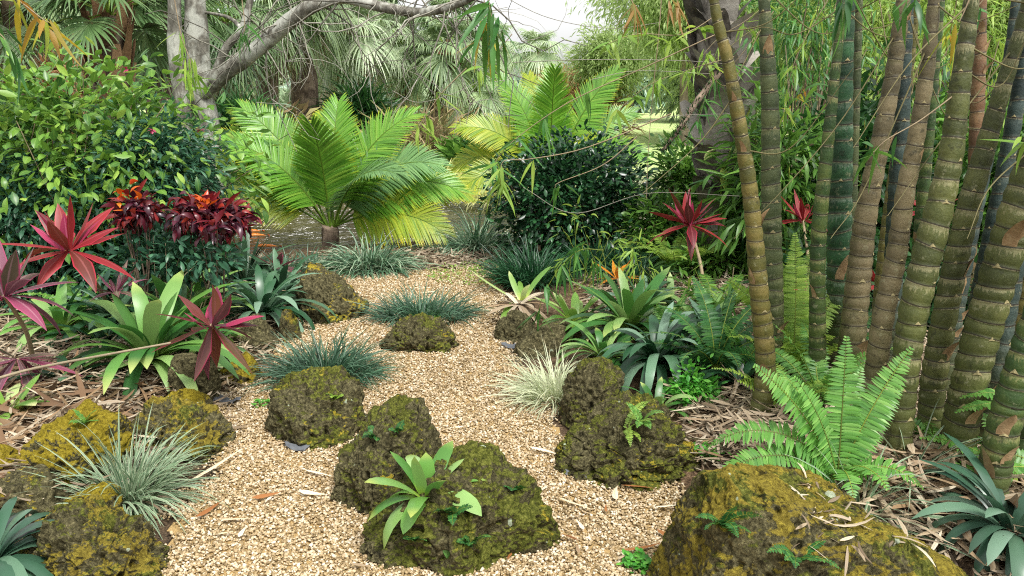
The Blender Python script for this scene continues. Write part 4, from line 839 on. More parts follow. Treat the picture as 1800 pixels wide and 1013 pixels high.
# ------------------------------------------------------------------ shrubs around the beds
def broadleaf(label, box, Y, mats, n, **kw): return shrub(label, 'shrub', 'leafy_shrub', box, Y, mats, **kw, n=n)
broadleaf('large broad leaved bright green shrub over the red cordylines', (-140, 142, 352, 405), 5.9, M['shrubA'], 440, per=12, cr=.10, L=.112, w=.047, kind='ovate', M_=5, depth=.7, shell=(.35, 1.22), zmin=-.8, droop=.7, down=.1, nst=60, group=None, up=.2, sr=.008)
_sh = [o for o in bpy.data.objects if o.name.startswith('leafy_shrub')][-1]; mb = MB()
for fx, fy, fY in [(268, 228, 5.15), (352, 228, 5.3), (222, 122, 5.5)]:
    C, s = arcs(np.repeat(P(fx, fy, fY)[None], 9, 0), rng.uniform(0, 6.28, 9), rng.uniform(-.6, 1, 9), .035, .8, 5); strips(mb, C, s, wid('ovate', 5, np.full(9, .009)), .2)
mb.obj('red_flowers', M['cordPink'], _sh)
shrub('fine leaved blue green shrub hanging low toward the pond', 'shrub', 'fine_shrub', (150, 225, 372, 440), 5.7, M['shrubB'], .7, 300, 30, .085, .075, .02, 'ovate', 4, (.3, 1.05), -.9, .6, 3, M['twig'], 34, down=.35, sr=.007)
shrub('second fine leaved shrub in shade at the frame edge', 'shrub', 'fine_shrub', (-160, 290, 200, 520), 5.4, M['shrubB'], .6, 260, 26, .09, .075, .024, 'ovate', 4, (.3, 1.05), -.95, .6, 3, M['twig'], 34, down=.25, sr=.008)
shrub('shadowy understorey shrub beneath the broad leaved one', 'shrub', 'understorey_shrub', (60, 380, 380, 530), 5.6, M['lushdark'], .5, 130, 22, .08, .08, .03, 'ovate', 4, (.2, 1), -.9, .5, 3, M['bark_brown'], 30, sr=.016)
shrub('dense dark round bush clipped beside the path bend', 'bush', 'round_bush', (885, 262, 1118, 466), 7.3, M['darkshrub'], .9, 420, 24, .075, .075, .036, 'ovate', 4, (.45, 1.15), -.8, .4, 3, M['bark_brown'], 24, group=None)
shrub('light green shrub to the lawn side of the grey palm stump', 'shrub', 'leafy_shrub', (1150, 255, 1275, 410), 7.6, M['lush'], .8, 120, 20, .07, .1, .036, 'ovate', 4, (.4, 1), -.9, .5, 3, nst=14)
shrub('strap leaved green plant between grey palm stump and first culms', 'plant', 'ginger_plant', (1290, 170, 1480, 480), 6.1, M['lush'], .6, 120, 12, .09, .24, .034, 'lance', 5, (.2, 1), -.9, .9, 3, M['stem_green'], 30, group='lush plants behind the bamboo clump')
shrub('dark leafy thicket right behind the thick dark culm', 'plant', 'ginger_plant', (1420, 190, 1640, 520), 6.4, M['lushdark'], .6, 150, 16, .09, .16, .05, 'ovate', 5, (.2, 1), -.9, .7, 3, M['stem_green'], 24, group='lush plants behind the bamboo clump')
shrub('bright green thicket behind the second tan culm', 'plant', 'ginger_plant', (1560, 190, 1760, 480), 7.0, M['lush'], .6, 140, 16, .09, .16, .045, 'lance', 5, (.2, 1), -.9, .7, 3, M['stem_green'], 24, group='lush plants behind the bamboo clump')
shrub('leafy green thicket at the far edge behind the leaning culms', 'plant', 'ginger_plant', (1690, 170, 1900, 540), 6.2, M['lush'], .6, 150, 16, .09, .16, .045, 'lance', 5, (.2, 1), -.9, .7, 3, M['stem_green'], 24, group='lush plants behind the bamboo clump')
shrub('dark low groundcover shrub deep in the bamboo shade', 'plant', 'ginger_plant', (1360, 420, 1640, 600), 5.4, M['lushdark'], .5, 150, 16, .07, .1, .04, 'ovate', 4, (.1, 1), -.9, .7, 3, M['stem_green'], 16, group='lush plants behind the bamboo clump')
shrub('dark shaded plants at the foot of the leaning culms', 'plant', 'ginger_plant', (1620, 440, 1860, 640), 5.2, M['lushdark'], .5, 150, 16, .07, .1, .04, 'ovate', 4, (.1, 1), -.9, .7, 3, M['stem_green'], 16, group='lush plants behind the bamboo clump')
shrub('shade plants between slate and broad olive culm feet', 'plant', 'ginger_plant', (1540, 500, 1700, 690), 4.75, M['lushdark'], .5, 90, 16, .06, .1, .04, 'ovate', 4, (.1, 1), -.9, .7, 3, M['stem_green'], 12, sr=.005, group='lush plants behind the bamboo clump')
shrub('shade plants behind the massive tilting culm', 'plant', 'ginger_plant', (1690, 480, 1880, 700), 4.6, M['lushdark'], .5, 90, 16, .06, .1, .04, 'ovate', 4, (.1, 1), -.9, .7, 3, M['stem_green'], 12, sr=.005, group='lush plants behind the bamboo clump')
shrub('fresh leafy plant in front of the grey stump base', 'plant', 'ginger_plant', (1110, 340, 1210, 480), 6.9, M['lush'], .6, 90, 14, .06, .12, .035, 'lance', 5, (.2, 1), -.9, .8, 3, M['stem_green'], 16, sr=.006, group='lush plants beside the grey stump')
shrub('low leafy plant behind the red orange cordyline', 'plant', 'ginger_plant', (1170, 420, 1330, 520), 6.3, M['lush'], .5, 80, 14, .06, .12, .03, 'lance', 5, (.2, 1), -.9, .8, 3, M['stem_green'], 16, sr=.006, group='lush plants beside the grey stump')
shrub('yellow green bamboo foliage high behind the culms', 'foliage', 'bamboo_foliage', (1290, -120, 1560, 190), 8.0, M['bamG'], .6, 80, 14, .14, .2, .024, 'bamboo', 5, (.1, 1), -1, .8, 3, M['twig'], 26, group='bamboo foliage behind the clump', down=.5)
shrub('fresh green bamboo foliage over the leaning culms', 'foliage', 'bamboo_foliage', (1520, -120, 1880, 200), 8.2, M['bamY'], .6, 80, 14, .14, .2, .024, 'bamboo', 5, (.1, 1), -1, .8, 3, M['twig'], 26, group='bamboo foliage behind the clump', down=.5)
shrub('dark evergreen hedge closing the view behind the ginger plants', 'hedge', 'tall_hedge', (1250, 110, 1900, 480), 9.5, M['lushdark'], .25, 330, 24, .14, .16, .07, 'ovate', 3, (.1, 1), -.95, .5, 2, M['bark_brown'], 26, group=None)
shrub('low light green herb spilling beside the broad mossy rock', 'herb', 'herb', (1180, 640, 1262, 790), 3.55, M['herb'], .7, 70, 16, .022, .035, .018, 'ovate', 4, (.2, 1), -.9, .4, 3, M['stem_green'], 14, sr=.003)
shrub('green bamboo seedling sprouts by the dark grass tuft', 'seedling', 'bamboo_seedling', (960, 360, 1090, 500), 5.9, M['bamY'], .6, 12, 6, .03, .12, .016, 'bamboo', 6, (.2, 1), -.9, .8, 3, M['stem_green'], 10, sr=.003, group='bamboo seedlings', down=.4)
shrub('lime bamboo seedling leaning above the light bromeliad', 'seedling', 'bamboo_seedling', (1070, 400, 1200, 520), 5.2, M['bamY'], .6, 11, 6, .03, .13, .016, 'bamboo', 6, (.2, 1), -.9, .8, 3, M['stem_green'], 10, sr=.003, group='bamboo seedlings', down=.4)
shrub('bamboo seedling by the base of the grey palm stump', 'seedling', 'bamboo_seedling', (1200, 420, 1320, 580), 4.9, M['bamY'], .6, 9, 6, .03, .14, .018, 'bamboo', 6, (.2, 1), -.9, .8, 3, M['stem_green'], 10, sr=.003, group='bamboo seedlings', down=.4)
# grey booted palm stump
Ys = 6.6; root = thing('palm_stump', G(1270, 470) * (1, 0, 1) + (0, Ys, 0), 'old palm trunk shedding broad grey leaf bases behind the first culms', 'palm trunk')
root['_o'] = list(root.location); bx = [P(1280, 470, Ys), P(1278, 330, Ys), P(1270, 180, Ys), P(1262, 60, Ys), P(1258, -60, Ys), P(1255, -330, Ys)]; bx[0][2] = -.05; pp = smooth_path(bx, 40)
tube(MB(), pp, np.linspace(.17, .13, 40), 14, seed=9, wob=.2).obj('trunk', M['boot_grey'], root); mb = MB()
for i in range(110):
    k = int((i / 110) ** 1.2 * 39); a = i * 2.4 + rng.normal(0, .25); sz = np.interp(k, [0, 14, 39], [.46, .36, .22]); b = pp[k] + np.array([math.cos(a), math.sin(a), 0]) * .14
    C, s = arcs([b], [a], [R(rng.uniform(48, 82))], [sz * rng.uniform(.7, 1.1)], [R(rng.uniform(-15, 60))], 7, rng.normal(0, .3), 1, rng.normal(0, .4)); strips(mb, C, s, np.array([[1, 1.05, 1, .9, .75, .6, .3]]) * sz * rng.uniform(.24, .34), rng.uniform(-.45, .3))
mb.obj('leaf_bases', M['boot_grey'], root)
root = thing('pothos_vine', P(1272, 285, Ys - .3), 'pale variegated vine leaves clinging to the grey palm trunk', 'vine'); mb = MB()
for (x, y, az, el, L) in [(1272, 290, -1.4, -1.0, .2), (1282, 262, -.8, .3, .15), (1262, 262, 3.6, .1, .12), (1310, 235, -.6, .2, .16), (1322, 240, -.4, -.5, .14), (1290, 250, -1.2, .9, .16), (1254, 268, 3.4, -.4, .1), (1376, 230, -1, -.3, .15)]:
    C, s = arcs([P(x, y, Ys - .32)], [az], [el], [L], [.6], 6, rng.normal(0, .6)); strips(mb, C, s, wid('ovate', 6, [L * .28]), .15)
mb.obj('leaves', M['pothos'], root); tube(MB(), smooth_path([P(1276, 420, Ys - .2), P(1268, 330, Ys - .28), P(1290, 250, Ys - .28), P(1320, 190, Ys - .25)], 20), .008, 6).obj('stem', M['stem_green'], root)
# moss covered bough at the lawn side
root = thing('mossy_branch', P(1255, 155, 6.2), 'drooping bough furred with bright green fern moss', 'branch'); tube(MB(), smooth_path([P(1262, 130, 6.4), P(1225, 180, 6.1), P(1195, 225, 5.9), P(1165, 265, 5.8)], 24), np.linspace(.028, .012, 24), 8, seed=2, wob=.3).obj('bough', M['bark_brown'], root)
pp = smooth_path([P(1262, 130, 6.4), P(1225, 180, 6.1), P(1195, 225, 5.9), P(1165, 265, 5.8)], 200); n = 500
C, s = arcs(pp[rng.integers(0, 200, n)], rng.uniform(0, 6.28, n), rng.uniform(-1, 1.4, n), rng.uniform(.03, .07, n), .5, 4); strips(MB(), C, s, wid('lance', 4, np.full(n, .006)), .2).obj('moss', M['lushdark'], root)

# ------------------------------------------------------------------ grass tufts
def gp(px, py): return G(px, py)
grass('blue green grass tuft fanning behind the small loaf shaped rock', gp(738, 568) + (0, .1, 0), 620, .32, .009, M['liri'], .17, el=(85, 30), sx=1.6, sy=.8)
grass('blue green grass tuft behind the squat domed rock', gp(572, 668) + (0, .02, 0), 700, .35, .009, M['liri'], .15, el=(85, 25), sx=1.35)
grass('white striped grass tuft spilling over the gravel edge', gp(975, 700), 520, .33, .008, M['varieW'], .10, el=(88, 25), dead=20)
grass('silvery variegated grass tuft among the yellow lichen rocks', gp(225, 875), 420, .36, .0095, M['varie'], .09, el=(88, 15), droop=(15, 90), dead=30)
grass('wide drooping grass clump in front of the big feather palm', gp(650, 474), 620, .46, .014, M['liribank'], .20, el=(85, 25), droop=(50, 140), dead=60, sx=1.3)
grass('drooping grass clump with bare litter beside the water', gp(838, 440) + (0, .1, 0), 420, .55, .014, M['liribank'], .17, el=(85, 15), droop=(30, 110), dead=60, sx=1.3)
grass('dense dark green grass tuft at the base of the round bush', gp(935, 505) + (0, .1, 0), 800, .42, .010, M['liridark'], .22, el=(88, 40), droop=(20, 90))
grass('second dark green tuft hugging the bush on its shaded side', gp(1060, 480) + (0, .1, 0), 520, .40, .010, M['liridark'], .2, el=(88, 40), droop=(20, 90))
grass('dark grass at the foot of the orange cordyline', gp(1110, 500), 300, .34, .010, M['liridark'], .14, el=(88, 30), droop=(20, 90))
for x, y, lab in [(450, 470, 'loose grass tuft on the pond edge below the croton'), (510, 462, 'loose grass tuft between the pond and the peaked rock'), (560, 458, 'loose grass tuft touching the wide drooping clump'), (405, 475, 'loose grass tuft behind the dark strap plants')]:
    grass(lab, gp(x, y) + (0, -.25, 0), 160, .24, .010, M['liri'], .2, el=(85, 30), droop=(20, 100), sx=1.4)
grass('sparse half dead variegated tuft on top of the lichen boulder', on_rock(1512, 886), 70, .34, .011, M['varie'], .07, el=(85, 10), droop=(20, 110), dead=90)
grass('thin grass sprig beside the near bamboo bases', gp(1600, 830), 16, .35, .009, M['varie'], .03, el=(85, 40), droop=(20, 90))
grass('thin green sprout of grass at the path bend', gp(700, 470), 60, .2, .01, M['liribank'], .12, el=(80, 20))

# ------------------------------------------------------------------ bromeliads, strap plants
G_ = 'bromeliads and strap leaved plants in the beds'
rosette('wide glossy green strap plant filling the near bed', 'bromeliad', 'bromeliad', gp(245, 668) + (0, .15, .06), 46, .60, .088, M['brom'], (82, 10), (45, 130), group=G_)
rosette('pale topped strap plant poking up behind the wide glossy one', 'bromeliad', 'bromeliad', gp(290, 610) + (0, .2, .05), 28, .42, .08, M['brom'], (85, 25), (30, 110), group=G_)
rosette('dark strap leaved clump overhanging the dim grey rock', 'bromeliad', 'bromeliad', gp(450, 578) + (0, .15, .06), 50, .56, .06, M['bromdark'], (84, 15), (60, 160), group=G_)
rosette('dark strap leaved clump nearest the peaked path rock', 'bromeliad', 'bromeliad', gp(478, 545) + (0, .25, .04), 44, .5, .056, M['bromdark'], (84, 15), (60, 150), group=G_)
rosette('upright dark strap clump below the croton bush', 'bromeliad', 'bromeliad', gp(410, 520) + (0, .25, .04), 28, .5, .055, M['bromdark'], (85, 35), (20, 90), group=G_)
rosette('pale olive bromeliad rosette under the croton stems', 'bromeliad', 'bromeliad', gp(345, 490), 24, .42, .05, M['bromlight'], (75, 15), (20, 70), group=G_)
rosette('bright green bromeliad growing on the wedge shaped rock', 'bromeliad', 'bromeliad', on_rock(752, 872, .04), 22, .25, .062, M['bromfront'], (85, -10), (20, 110), group=G_, kind='strap')
rosette('large glossy bromeliad spreading behind the smooth grooved rock', 'bromeliad', 'bromeliad', gp(1110, 600) + (0, .1, .05), 46, .54, .075, M['brom'], (82, 12), (35, 120), group=G_)
rosette('pale lime bromeliad beside the dried leaf bundle', 'bromeliad', 'bromeliad', gp(1012, 590) + (0, .1, .06), 22, .30, .055, M['bromlight'], (78, 8), (10, 70), group=G_)
rosette('arching dark strap plant above the knobbly brown rock', 'bromeliad', 'bromeliad', gp(1160, 680) + (0, .1, .1), 50, .46, .055, M['bromdark'], (84, 15), (70, 180), group=G_)
rosette('second arching strap plant beside the first culm', 'bromeliad', 'bromeliad', gp(1225, 655) + (0, .15, .08), 32, .36, .055, M['bromdark'], (84, 15), (60, 170), group=G_)
rosette('broad blue green plant peeking from behind the dark ferns', 'bromeliad', 'bromeliad', gp(1275, 650) + (0, .3, .1), 18, .30, .08, M['bromblue'], (75, 15), (20, 80), kind='lance', group=G_)
rosette('blue green strap plant crowding the near bottom corner', 'bromeliad', 'bromeliad', gp(15, 1010) + (-.05, .0, .05), 36, .34, .048, M['bromblue'], (80, 10), (60, 160), group=G_)
rosette('blue strap leaved clump fanning out below the bamboo', 'bromeliad', 'bromeliad', gp(1775, 965) + (0, 0, .06), 52, .36, .042, M['bromblue'], (80, 10), (50, 150), group=G_)
rosette('broad light leaved plant at the edge under the pink cordyline', 'bromeliad', 'bromeliad', gp(15, 725), 16, .26, .07, M['bromlight'], (75, 10), (30, 110), group=G_)
rosette('withered tan bromeliad drooping over the small grey rock', 'bromeliad', 'bromeliad', gp(912, 575) + (0, .1, .13), 40, .28, .035, M['litter'], (35, -40), (20, 90), group=G_)
rosette('long single leaved bromeliad above the withered one', 'bromeliad', 'bromeliad', gp(918, 560) + (0, .1, .1), 7, .38, .045, M['bromlight'], (50, 15), (10, 60), group=G_)
rosette('dark leaved plant deep in the shade behind the wide strap plant', 'bromeliad', 'bromeliad', gp(150, 620) + (0, .2, .0), 22, .4, .05, M['bromdark'], (70, 5), (30, 110), group=G_)
rosette('dark fallen leaved strap clump under the striped cane', 'bromeliad', 'bromeliad', gp(120, 665), 18, .34, .05, M['bromdark'], (40, 0), (20, 80), group=G_)
rosette('spreading strap plant in the shade past the orange cordyline', 'bromeliad', 'bromeliad', gp(1190, 560) + (0, .2, .0), 24, .42, .05, M['brom'], (70, 10), (30, 110), group=G_)
for x, y, n, L, w, m, lab in [(1065, 650, 26, .34, .05, 'brom', 'mid green strap plant between the grooved rock and the dark arching one'), (1135, 565, 30, .46, .06, 'bromdark', 'dark strap plant behind the large glossy bromeliad'), (1240, 600, 28, .44, .055, 'brom', 'green strap plant behind the dark sword fern'), (1310, 700, 22, .3, .045, 'bromdark', 'dark strap plant at the foot of the first culm'), (1160, 750, 16, .22, .04, 'brom', 'small strap plant on top of the broad mossy rock edge'),
        (200, 585, 34, .5, .065, 'bromdark', 'dark strap plant between the red cordyline cane and the wide glossy plant'), (90, 600, 28, .46, .06, 'brom', 'green strap plant under the tall red cordyline'), (335, 560, 34, .5, .055, 'brom', 'green strap plant below the pale olive rosette'), (60, 545, 26, .5, .05, 'bromdark', 'shaded strap plant behind the pink purple cordyline'), (360, 640, 20, .34, .055, 'brom', 'strap plant over the tall grey brown rock')]:
    rosette(lab, 'bromeliad', 'bromeliad', gp(x, y) + (0, .1, .04), n, L, w, M[m], (84, 12), (50, 140), group=G_)
root = rosette('single bright green leaf reaching in at the bottom edge', 'leaf', 'strap_leaf', P(270, 1040, 2.35), 3, .17, .042, M['herb'], (70, 40), (30, 70), split=False, az_range=(100, 175))

# ------------------------------------------------------------------ cordylines and crotons
def cordyline(label, foot, top, Yt, n, L, w, mat, el=(80, -15), droop=(5, 60), cat='cordyline', extra=None, cane=True, kind='lance'):
    b = gp(*foot); t = P(top[0], top[1], Yt); root = thing('cordyline', tuple(b), label, cat, 'cordylines with coloured leaves')
    pp = smooth_path([b - (0, 0, .03), (b + t) / 2 + (.03, 0, 0), t], 16); tube(MB(), pp, np.linspace(.013, .009, 16), 7).obj('cane', M['stem'], root)
    rosette('', '', '', t, n, L, w, mat, el, droop, kind, True, .28, 10, parent=root, jit=.3, roll=.25, spread=.008)
    if extra: rosette('', '', '', t - (0, 0, .02), extra[0], extra[1], extra[2], extra[3], extra[4], extra[5], kind, True, .3, 9, parent=root)
    return root
cordyline('tall red cordyline with long narrow scarlet leaves under the shrub', (200, 560), (122, 440), 4.0, 17, .36, .085, M['cordR'], (88, -15), (5, 45), extra=(4, .26, .07, M['cordPink'], (85, 60), (5, 20)))
cordyline('pink purple cordyline cut by the frame edge', (60, 640), (8, 520), 3.6, 18, .36, .082, M['cordP'], (88, -20), (5, 60), extra=(4, .25, .05, M['cordPink'], (85, 55), (5, 20)))
cordyline('bronze and hot pink cordyline leaning over the yellow green rock', (330, 660), (372, 572), 3.6, 15, .29, .08, M['cordB'], (75, -55), (0, 40), extra=(3, .25, .08, M['cordPink'], (60, 25), (5, 30)))
cordyline('red orange cordyline with a pink heart beside the grey stump', (1240, 560), (1212, 395), 5.6, 20, .34, .078, M['cordR'], (80, -20), (5, 50), extra=(5, .28, .05, M['cordPink'], (85, 50), (5, 20)))
cordyline('small orange cordyline rising from the dark grass', (1085, 535), (1085, 490), 5.5, 9, .22, .04, M['cordO'], (75, 0), (5, 50))
cordyline('red cordyline glowing between the first two culm pairs', (1415, 560), (1412, 388), 5.6, 13, .3, .05, M['cordR'], (80, -10), (5, 50), extra=(3, .2, .04, M['cordPink'], (80, 50), (5, 20)))
cordyline('low crimson cordyline behind the slender bulging culm', (1420, 600), (1418, 520), 5.0, 10, .2, .05, M['cordR'], (60, -10), (5, 50))
cordyline('crimson cordyline peeking between the tan culms', (1540, 600), (1541, 500), 5.0, 10, .2, .05, M['cordR'], (70, -10), (5, 50), extra=(3, .15, .05, M['cordO'], (80, 50), (5, 20)))
cordyline('scarlet cordyline far back behind the broad olive culm', (1630, 520), (1632, 372), 5.8, 11, .26, .05, M['cordR'], (70, -10), (5, 50))
cordyline('small wine red cordyline at the edge of the dark strap clump', (492, 520), (488, 472), 5.9, 13, .22, .05, M['cordB'], (75, 0), (10, 60))
cordyline('faded purple seedling cordyline behind the wide strap plant', (205, 560), (203, 515), 4.4, 11, .2, .04, M['cordP'], (75, 10), (10, 60))
cordyline('drab fallen cordyline below the pink purple one', (40, 690), (30, 630), 3.7, 12, .3, .055, M['cordP'], (30, -40), (10, 60))
cordyline('bare caned cordyline with orange tip by the near culms', (1780, 600), (1785, 520), 4.6, 9, .2, .05, M['cordR'], (70, 0), (10, 60))
def croton(label, box, Y, n, per, seedcol=True):
    x0, y0, x1, y1 = box; r = shrub(label, 'croton', 'croton', box, Y, M['croton'], .7, n, per, .045, .15, .034, 'lance', 7, (.3, 1), -.5, 1.3, 3, M['twig'], 9, group='crotons by the pond shrub', el=(75, -40), outw=.8) if False else None
    a, b = P((x0 + x1) / 2, y0, Y), P((x0 + x1) / 2, y1, Y); hw = (x1 - x0) / 2 * scl(Y); ctr = np.array([a[0], Y, (a[2] + b[2]) / 2]); rad = (hw, hw * .6, (a[2] - b[2]) / 2)
    gz = float(hgt(ctr[0], Y)); root = thing('croton', (ctr[0], Y, gz), label, 'croton', 'crotons by the pond shrub'); cs, ds = clumps(ctr, rad, n, (.2, .9), .2, -.6)
    def put(cs, ds, per, mat, nm, L):
        m = len(cs) * per; c_ = np.repeat(cs, per, 0) + rng.normal(0, .03, (len(cs) * per, 3)); d = nrm(np.repeat(ds, per, 0) + rng.normal(0, .8, (m, 3)) + (0, 0, .35))
        C, s = arcs(c_, np.arctan2(d[:, 1], d[:, 0]), np.arcsin(np.clip(d[:, 2], -1, 1)), L * rng.uniform(.6, 1.2, m), rng.uniform(.5, 2.6, m), 8, rng.normal(0, .8, m), 1.0, rng.normal(0, 1.3, m)); strips(MB(), C, s, wid('lance', 8, np.full(m, .017)), .35).obj(nm, mat, root)
    put(cs, ds, per, M['croton'], 'foliage', .13)
    k = np.argsort(-cs[:, 2] + 1.2 * np.abs(cs[:, 0] - ctr[0]))[:max(2, n // 11)]; put(cs[k] + (0, -.05, .04), ds[k], 6, M['crotonO'], 'young_leaves', .10)
    mb = MB()
    for k in rng.choice(len(cs), 6): tube(mb, smooth_path([(ctr[0] + rng.normal(0, .03), Y, gz - .02), ((ctr + cs[k]) / 2) * (1, 1, .6), cs[k]], 9), np.linspace(.007, .004, 9), 5)
    mb.obj('stems', M['bark_brown'], root)
shrub('leafy green seedlings around the croton stems', 'shrub', 'understorey_shrub', (150, 400, 430, 505), 4.75, M['shrubB'], .45, 80, 12, .05, .08, .03, 'ovate', 5, (.1, 1), -.9, .6, 3, M['twig'], 20, sr=.005)
croton('dark red croton with twisted leaves and a fiery orange top', (292, 362, 432, 410), 4.75, 44, 13)
croton('smaller dark purple croton in the shrub shade', (208, 356, 270, 388), 4.7, 20, 11)

# ------------------------------------------------------------------ ferns
def fern(label, p, fr, mat, ll=.055, lw=.016, n=38, group='sword ferns in the beds', r=.0035, name='fern'):
    root = thing(name, tuple(p), label, 'fern', group)
    for az, el, L, dr, *ro in fr:
        mb = MB(); frond(mb, np.array(p), R(az), R(el), L, R(dr), max(14, int(n * L / .5)), ll * (.6 + .8 * L), lw, 82, .12, .16, ([0, .08, .35, .75, 1], [.5, .8, 1, .75, .15]), .1, 20, r, rng.normal(0, .1), 1.3, tipang=70, jit=.09, roll=R(ro[0] if ro else rng.normal(0, 25)))
        mb.obj('frond', [mat, M['stem_green']], root)
    return root
pf = gp(1470, 862) + (0, .0, .06)
fern('large pale sword fern arching over the ochre lichen boulder', pf, [(178, 58, 0.53, 105, -40), (190, 42, 0.49, 85, -35), (172, 66, 0.51, 30, -50), (168, 76, 0.40, 25, -40), (80, 84, 0.49, 12, 0), (15, 70, 0.51, 18, 45), (30, 60, 0.42, 40, 45), (-70, 66, 0.26, 110, 0), (-105, 60, 0.25, 110, 0), (-30, 52, 0.30, 100, 20), (205, 30, 0.30, 80, -30), (120, 66, 0.44, 45, 0), (60, 75, 0.40, 30, 20)], M['fern'], .072, .0125, 44, group=None)
fern('dark sword fern draping between the strap plant and first culm', gp(1265, 690) + (0, .1, .08), [(20, 75, .5, 60), (60, 70, .5, 50), (100, 75, .5, 40), (140, 65, .45, 60), (180, 60, .4, 70), (220, 55, .4, 80), (-10, 60, .4, 80), (-60, 55, .4, 90), (-90, 60, .4, 90), (160, 40, .4, 60), (40, 50, .45, 60)], M['ferndark'], .07, .016)
fern('yellow green fern upright between the first culm pairs', gp(1405, 680) + (0, .1, .0), [(80, 82, .75, 25), (100, 78, .7, 30), (30, 70, .6, 40), (150, 72, .6, 40), (-80, 70, .5, 60), (200, 60, .5, 60), (-30, 60, .5, 60), (60, 75, .7, 30)], M['fernlight'], .07, .016)
fern('dark fern low in the bamboo shade beside the slate culm', gp(1480, 640) + (0, .1, .0), [(80, 75, .6, 40), (20, 60, .5, 60), (150, 65, .5, 60), (240, 60, .4, 60), (-40, 60, .4, 70)], M['ferndark'], .065, .016)
fern('fern fronds reaching out from behind the near bamboo bases', gp(1760, 870) + (.05, 0, .05), [(170, 45, .38, 50), (185, 30, .36, 60), (150, 55, .34, 50), (100, 60, .3, 50)], M['fern'], .06, .016)
fern('fern frond poking in at the frame edge over the short culm', P(1850, 730, 2.6), [(185, 25, .36, 50), (170, 35, .32, 60), (200, 5, .3, 50)], M['fern'], .06, .016)
fern('thin fern at the frame edge above the blue strap clump', P(1850, 830, 2.5), [(180, 15, .3, 40), (160, 30, .26, 60)], M['fern'], .05, .014)
fern('fern behind the wide strap plant in the shrub shade', gp(140, 560), [(0, 65, .4, 60), (60, 70, .4, 50), (130, 65, .4, 60), (200, 60, .4, 70), (-60, 60, .4, 70)], M['fern'], .06, .015)
fern('fern tangle behind the red orange cordyline', gp(1200, 500) + (0, .3, 0), [(a, 60, .6, 70) for a in range(0, 360, 36)], M['fernlight'], .07, .016)
fern('leafy fern low beside the bare cordyline cane', gp(1300, 610) + (0, .5, 0), [(a, 62, .5, 70) for a in range(10, 360, 45)], M['lush'] , .07, .016)
for x, y, m_, k, lab in [(1385, 730, 'fernlight', .38, 'small yellow green fern between the first culm and the sword fern'), (1300, 665, 'fern', .4, 'mid green fern tucked beside the first culm foot'), (1235, 640, 'fernlight', .36, 'light fern over the herb patch'), (1440, 720, 'fern', .5, 'green fern hidden behind the sword fern'), (1180, 610, 'fern', .34, 'fern beside the large glossy bromeliad'), (1640, 800, 'fern', .24, 'small fern at the foot of the broad mottled culm')]:
    fern(lab, gp(x, y), [(a + rng.normal(0, 12), rng.uniform(45, 78), k * rng.uniform(.75, 1.1), rng.uniform(30, 80)) for a in range(15, 375, 36)], M[m_], .06, .013)
sm = 'small ferns rooted on the rocks'
def baby(label, p, k, L, mat='fern', ll=.03): fern(label, p, [(a + rng.normal(0, 15), rng.uniform(35, 75), L * rng.uniform(.7, 1.1), rng.uniform(30, 90)) for a in np.linspace(200, 340, k) + rng.normal(0, 20)], M[mat], ll, .009, 60, sm, .0015)
for (x, y, Y, k, L, m_, lab) in [(1100, 760, 3.35, 5, .17, 'fernlight', 'upright yellow green baby fern on the broad mossy rock'), (1128, 745, 3.4, 4, .13, 'fern', 'baby fern next to the upright yellow green one'), (797, 905, 2.78, 5, .085, 'ferndark', 'little dark fern halfway down the wedge rock face'), (905, 862, 2.8, 3, .06, 'ferndark', 'tiny fern high on the wedge rock'), (830, 958, 2.72, 5, .08, 'ferndark', 'dark fern at the base of the wedge rock'), (1270, 925, 2.55, 7, .12, 'ferndark', 'dark fern fronds hanging off the boulder side'), (1400, 985, 2.45, 6, .11, 'ferndark', 'dark fern spreading on the boulder face'),
                         (150, 745, 3.2, 5, .1, 'fern', 'baby fern on the yellow topped rock'), (660, 770, 3.2, 4, .07, 'ferndark', 'tiny fern on the round topped rock'), (590, 700, 3.6, 4, .06, 'fernlight', 'tiny fern sprouting on the domed rock'), (730, 950, 2.75, 4, .05, 'ferndark', 'tiny fern at the low end of the wedge rock'), (700, 760, 3.2, 3, .05, 'ferndark', 'tiny fern near the round topped rock crest')]:
    baby(lab, on_rock(x, y, .004), k, L, m_)
def herb(label, px, py, r, n, mat='herb', L=.028): 
    p = gp(px, py); a = rng.uniform(0, 6.28, n); rr = r * np.sqrt(rng.random(n)); b = np.stack([p[0] + rr * np.cos(a), p[1] + rr * np.sin(a), p[2] + .01 + .03 * rng.random(n)], -1)
    C, s = arcs(b, rng.uniform(0, 6.28, n), rng.uniform(0, 1.1, n), L * rng.uniform(.6, 1.2, n), .8, 4); tag(strips(MB(), C, s, wid('ovate', 4, np.full(n, L * .3)), .2).obj('weed_patch', M[mat], loc=tuple(p)), label, 'weed', 'low weeds sprouting in the gravel', 'stuff' if n >= 500 else None)
herb('patch of tiny green weeds at the very bottom of the path', 1120, 1000, .05, 120); herb('second tiny weed patch toward the boulder foot', 1190, 1000, .07, 160); herb('weed sprig at the dark wedge rock foot', 740, 985, .04, 50, L=.022)
herb('small bright clover behind the loaf shaped rock', 748, 566, .09, 90, 'herb', .05); herb('weed sprig beside the domed rock', 462, 716, .05, 40); herb('thin green moss turf at the far path corner', 850, 484, .5, 700, 'bamY', .03); herb('tiny weed under the loaf shaped rock', 732, 618, .03, 40, L=.03); herb('weed patch below the lichen boulder front edge', 1240, 990, .08, 140)
herb('clover sprig among yellow lichen rocks', 180, 935, .06, 60); herb('weeds beside the herb and first culm', 1245, 800, .08, 120)

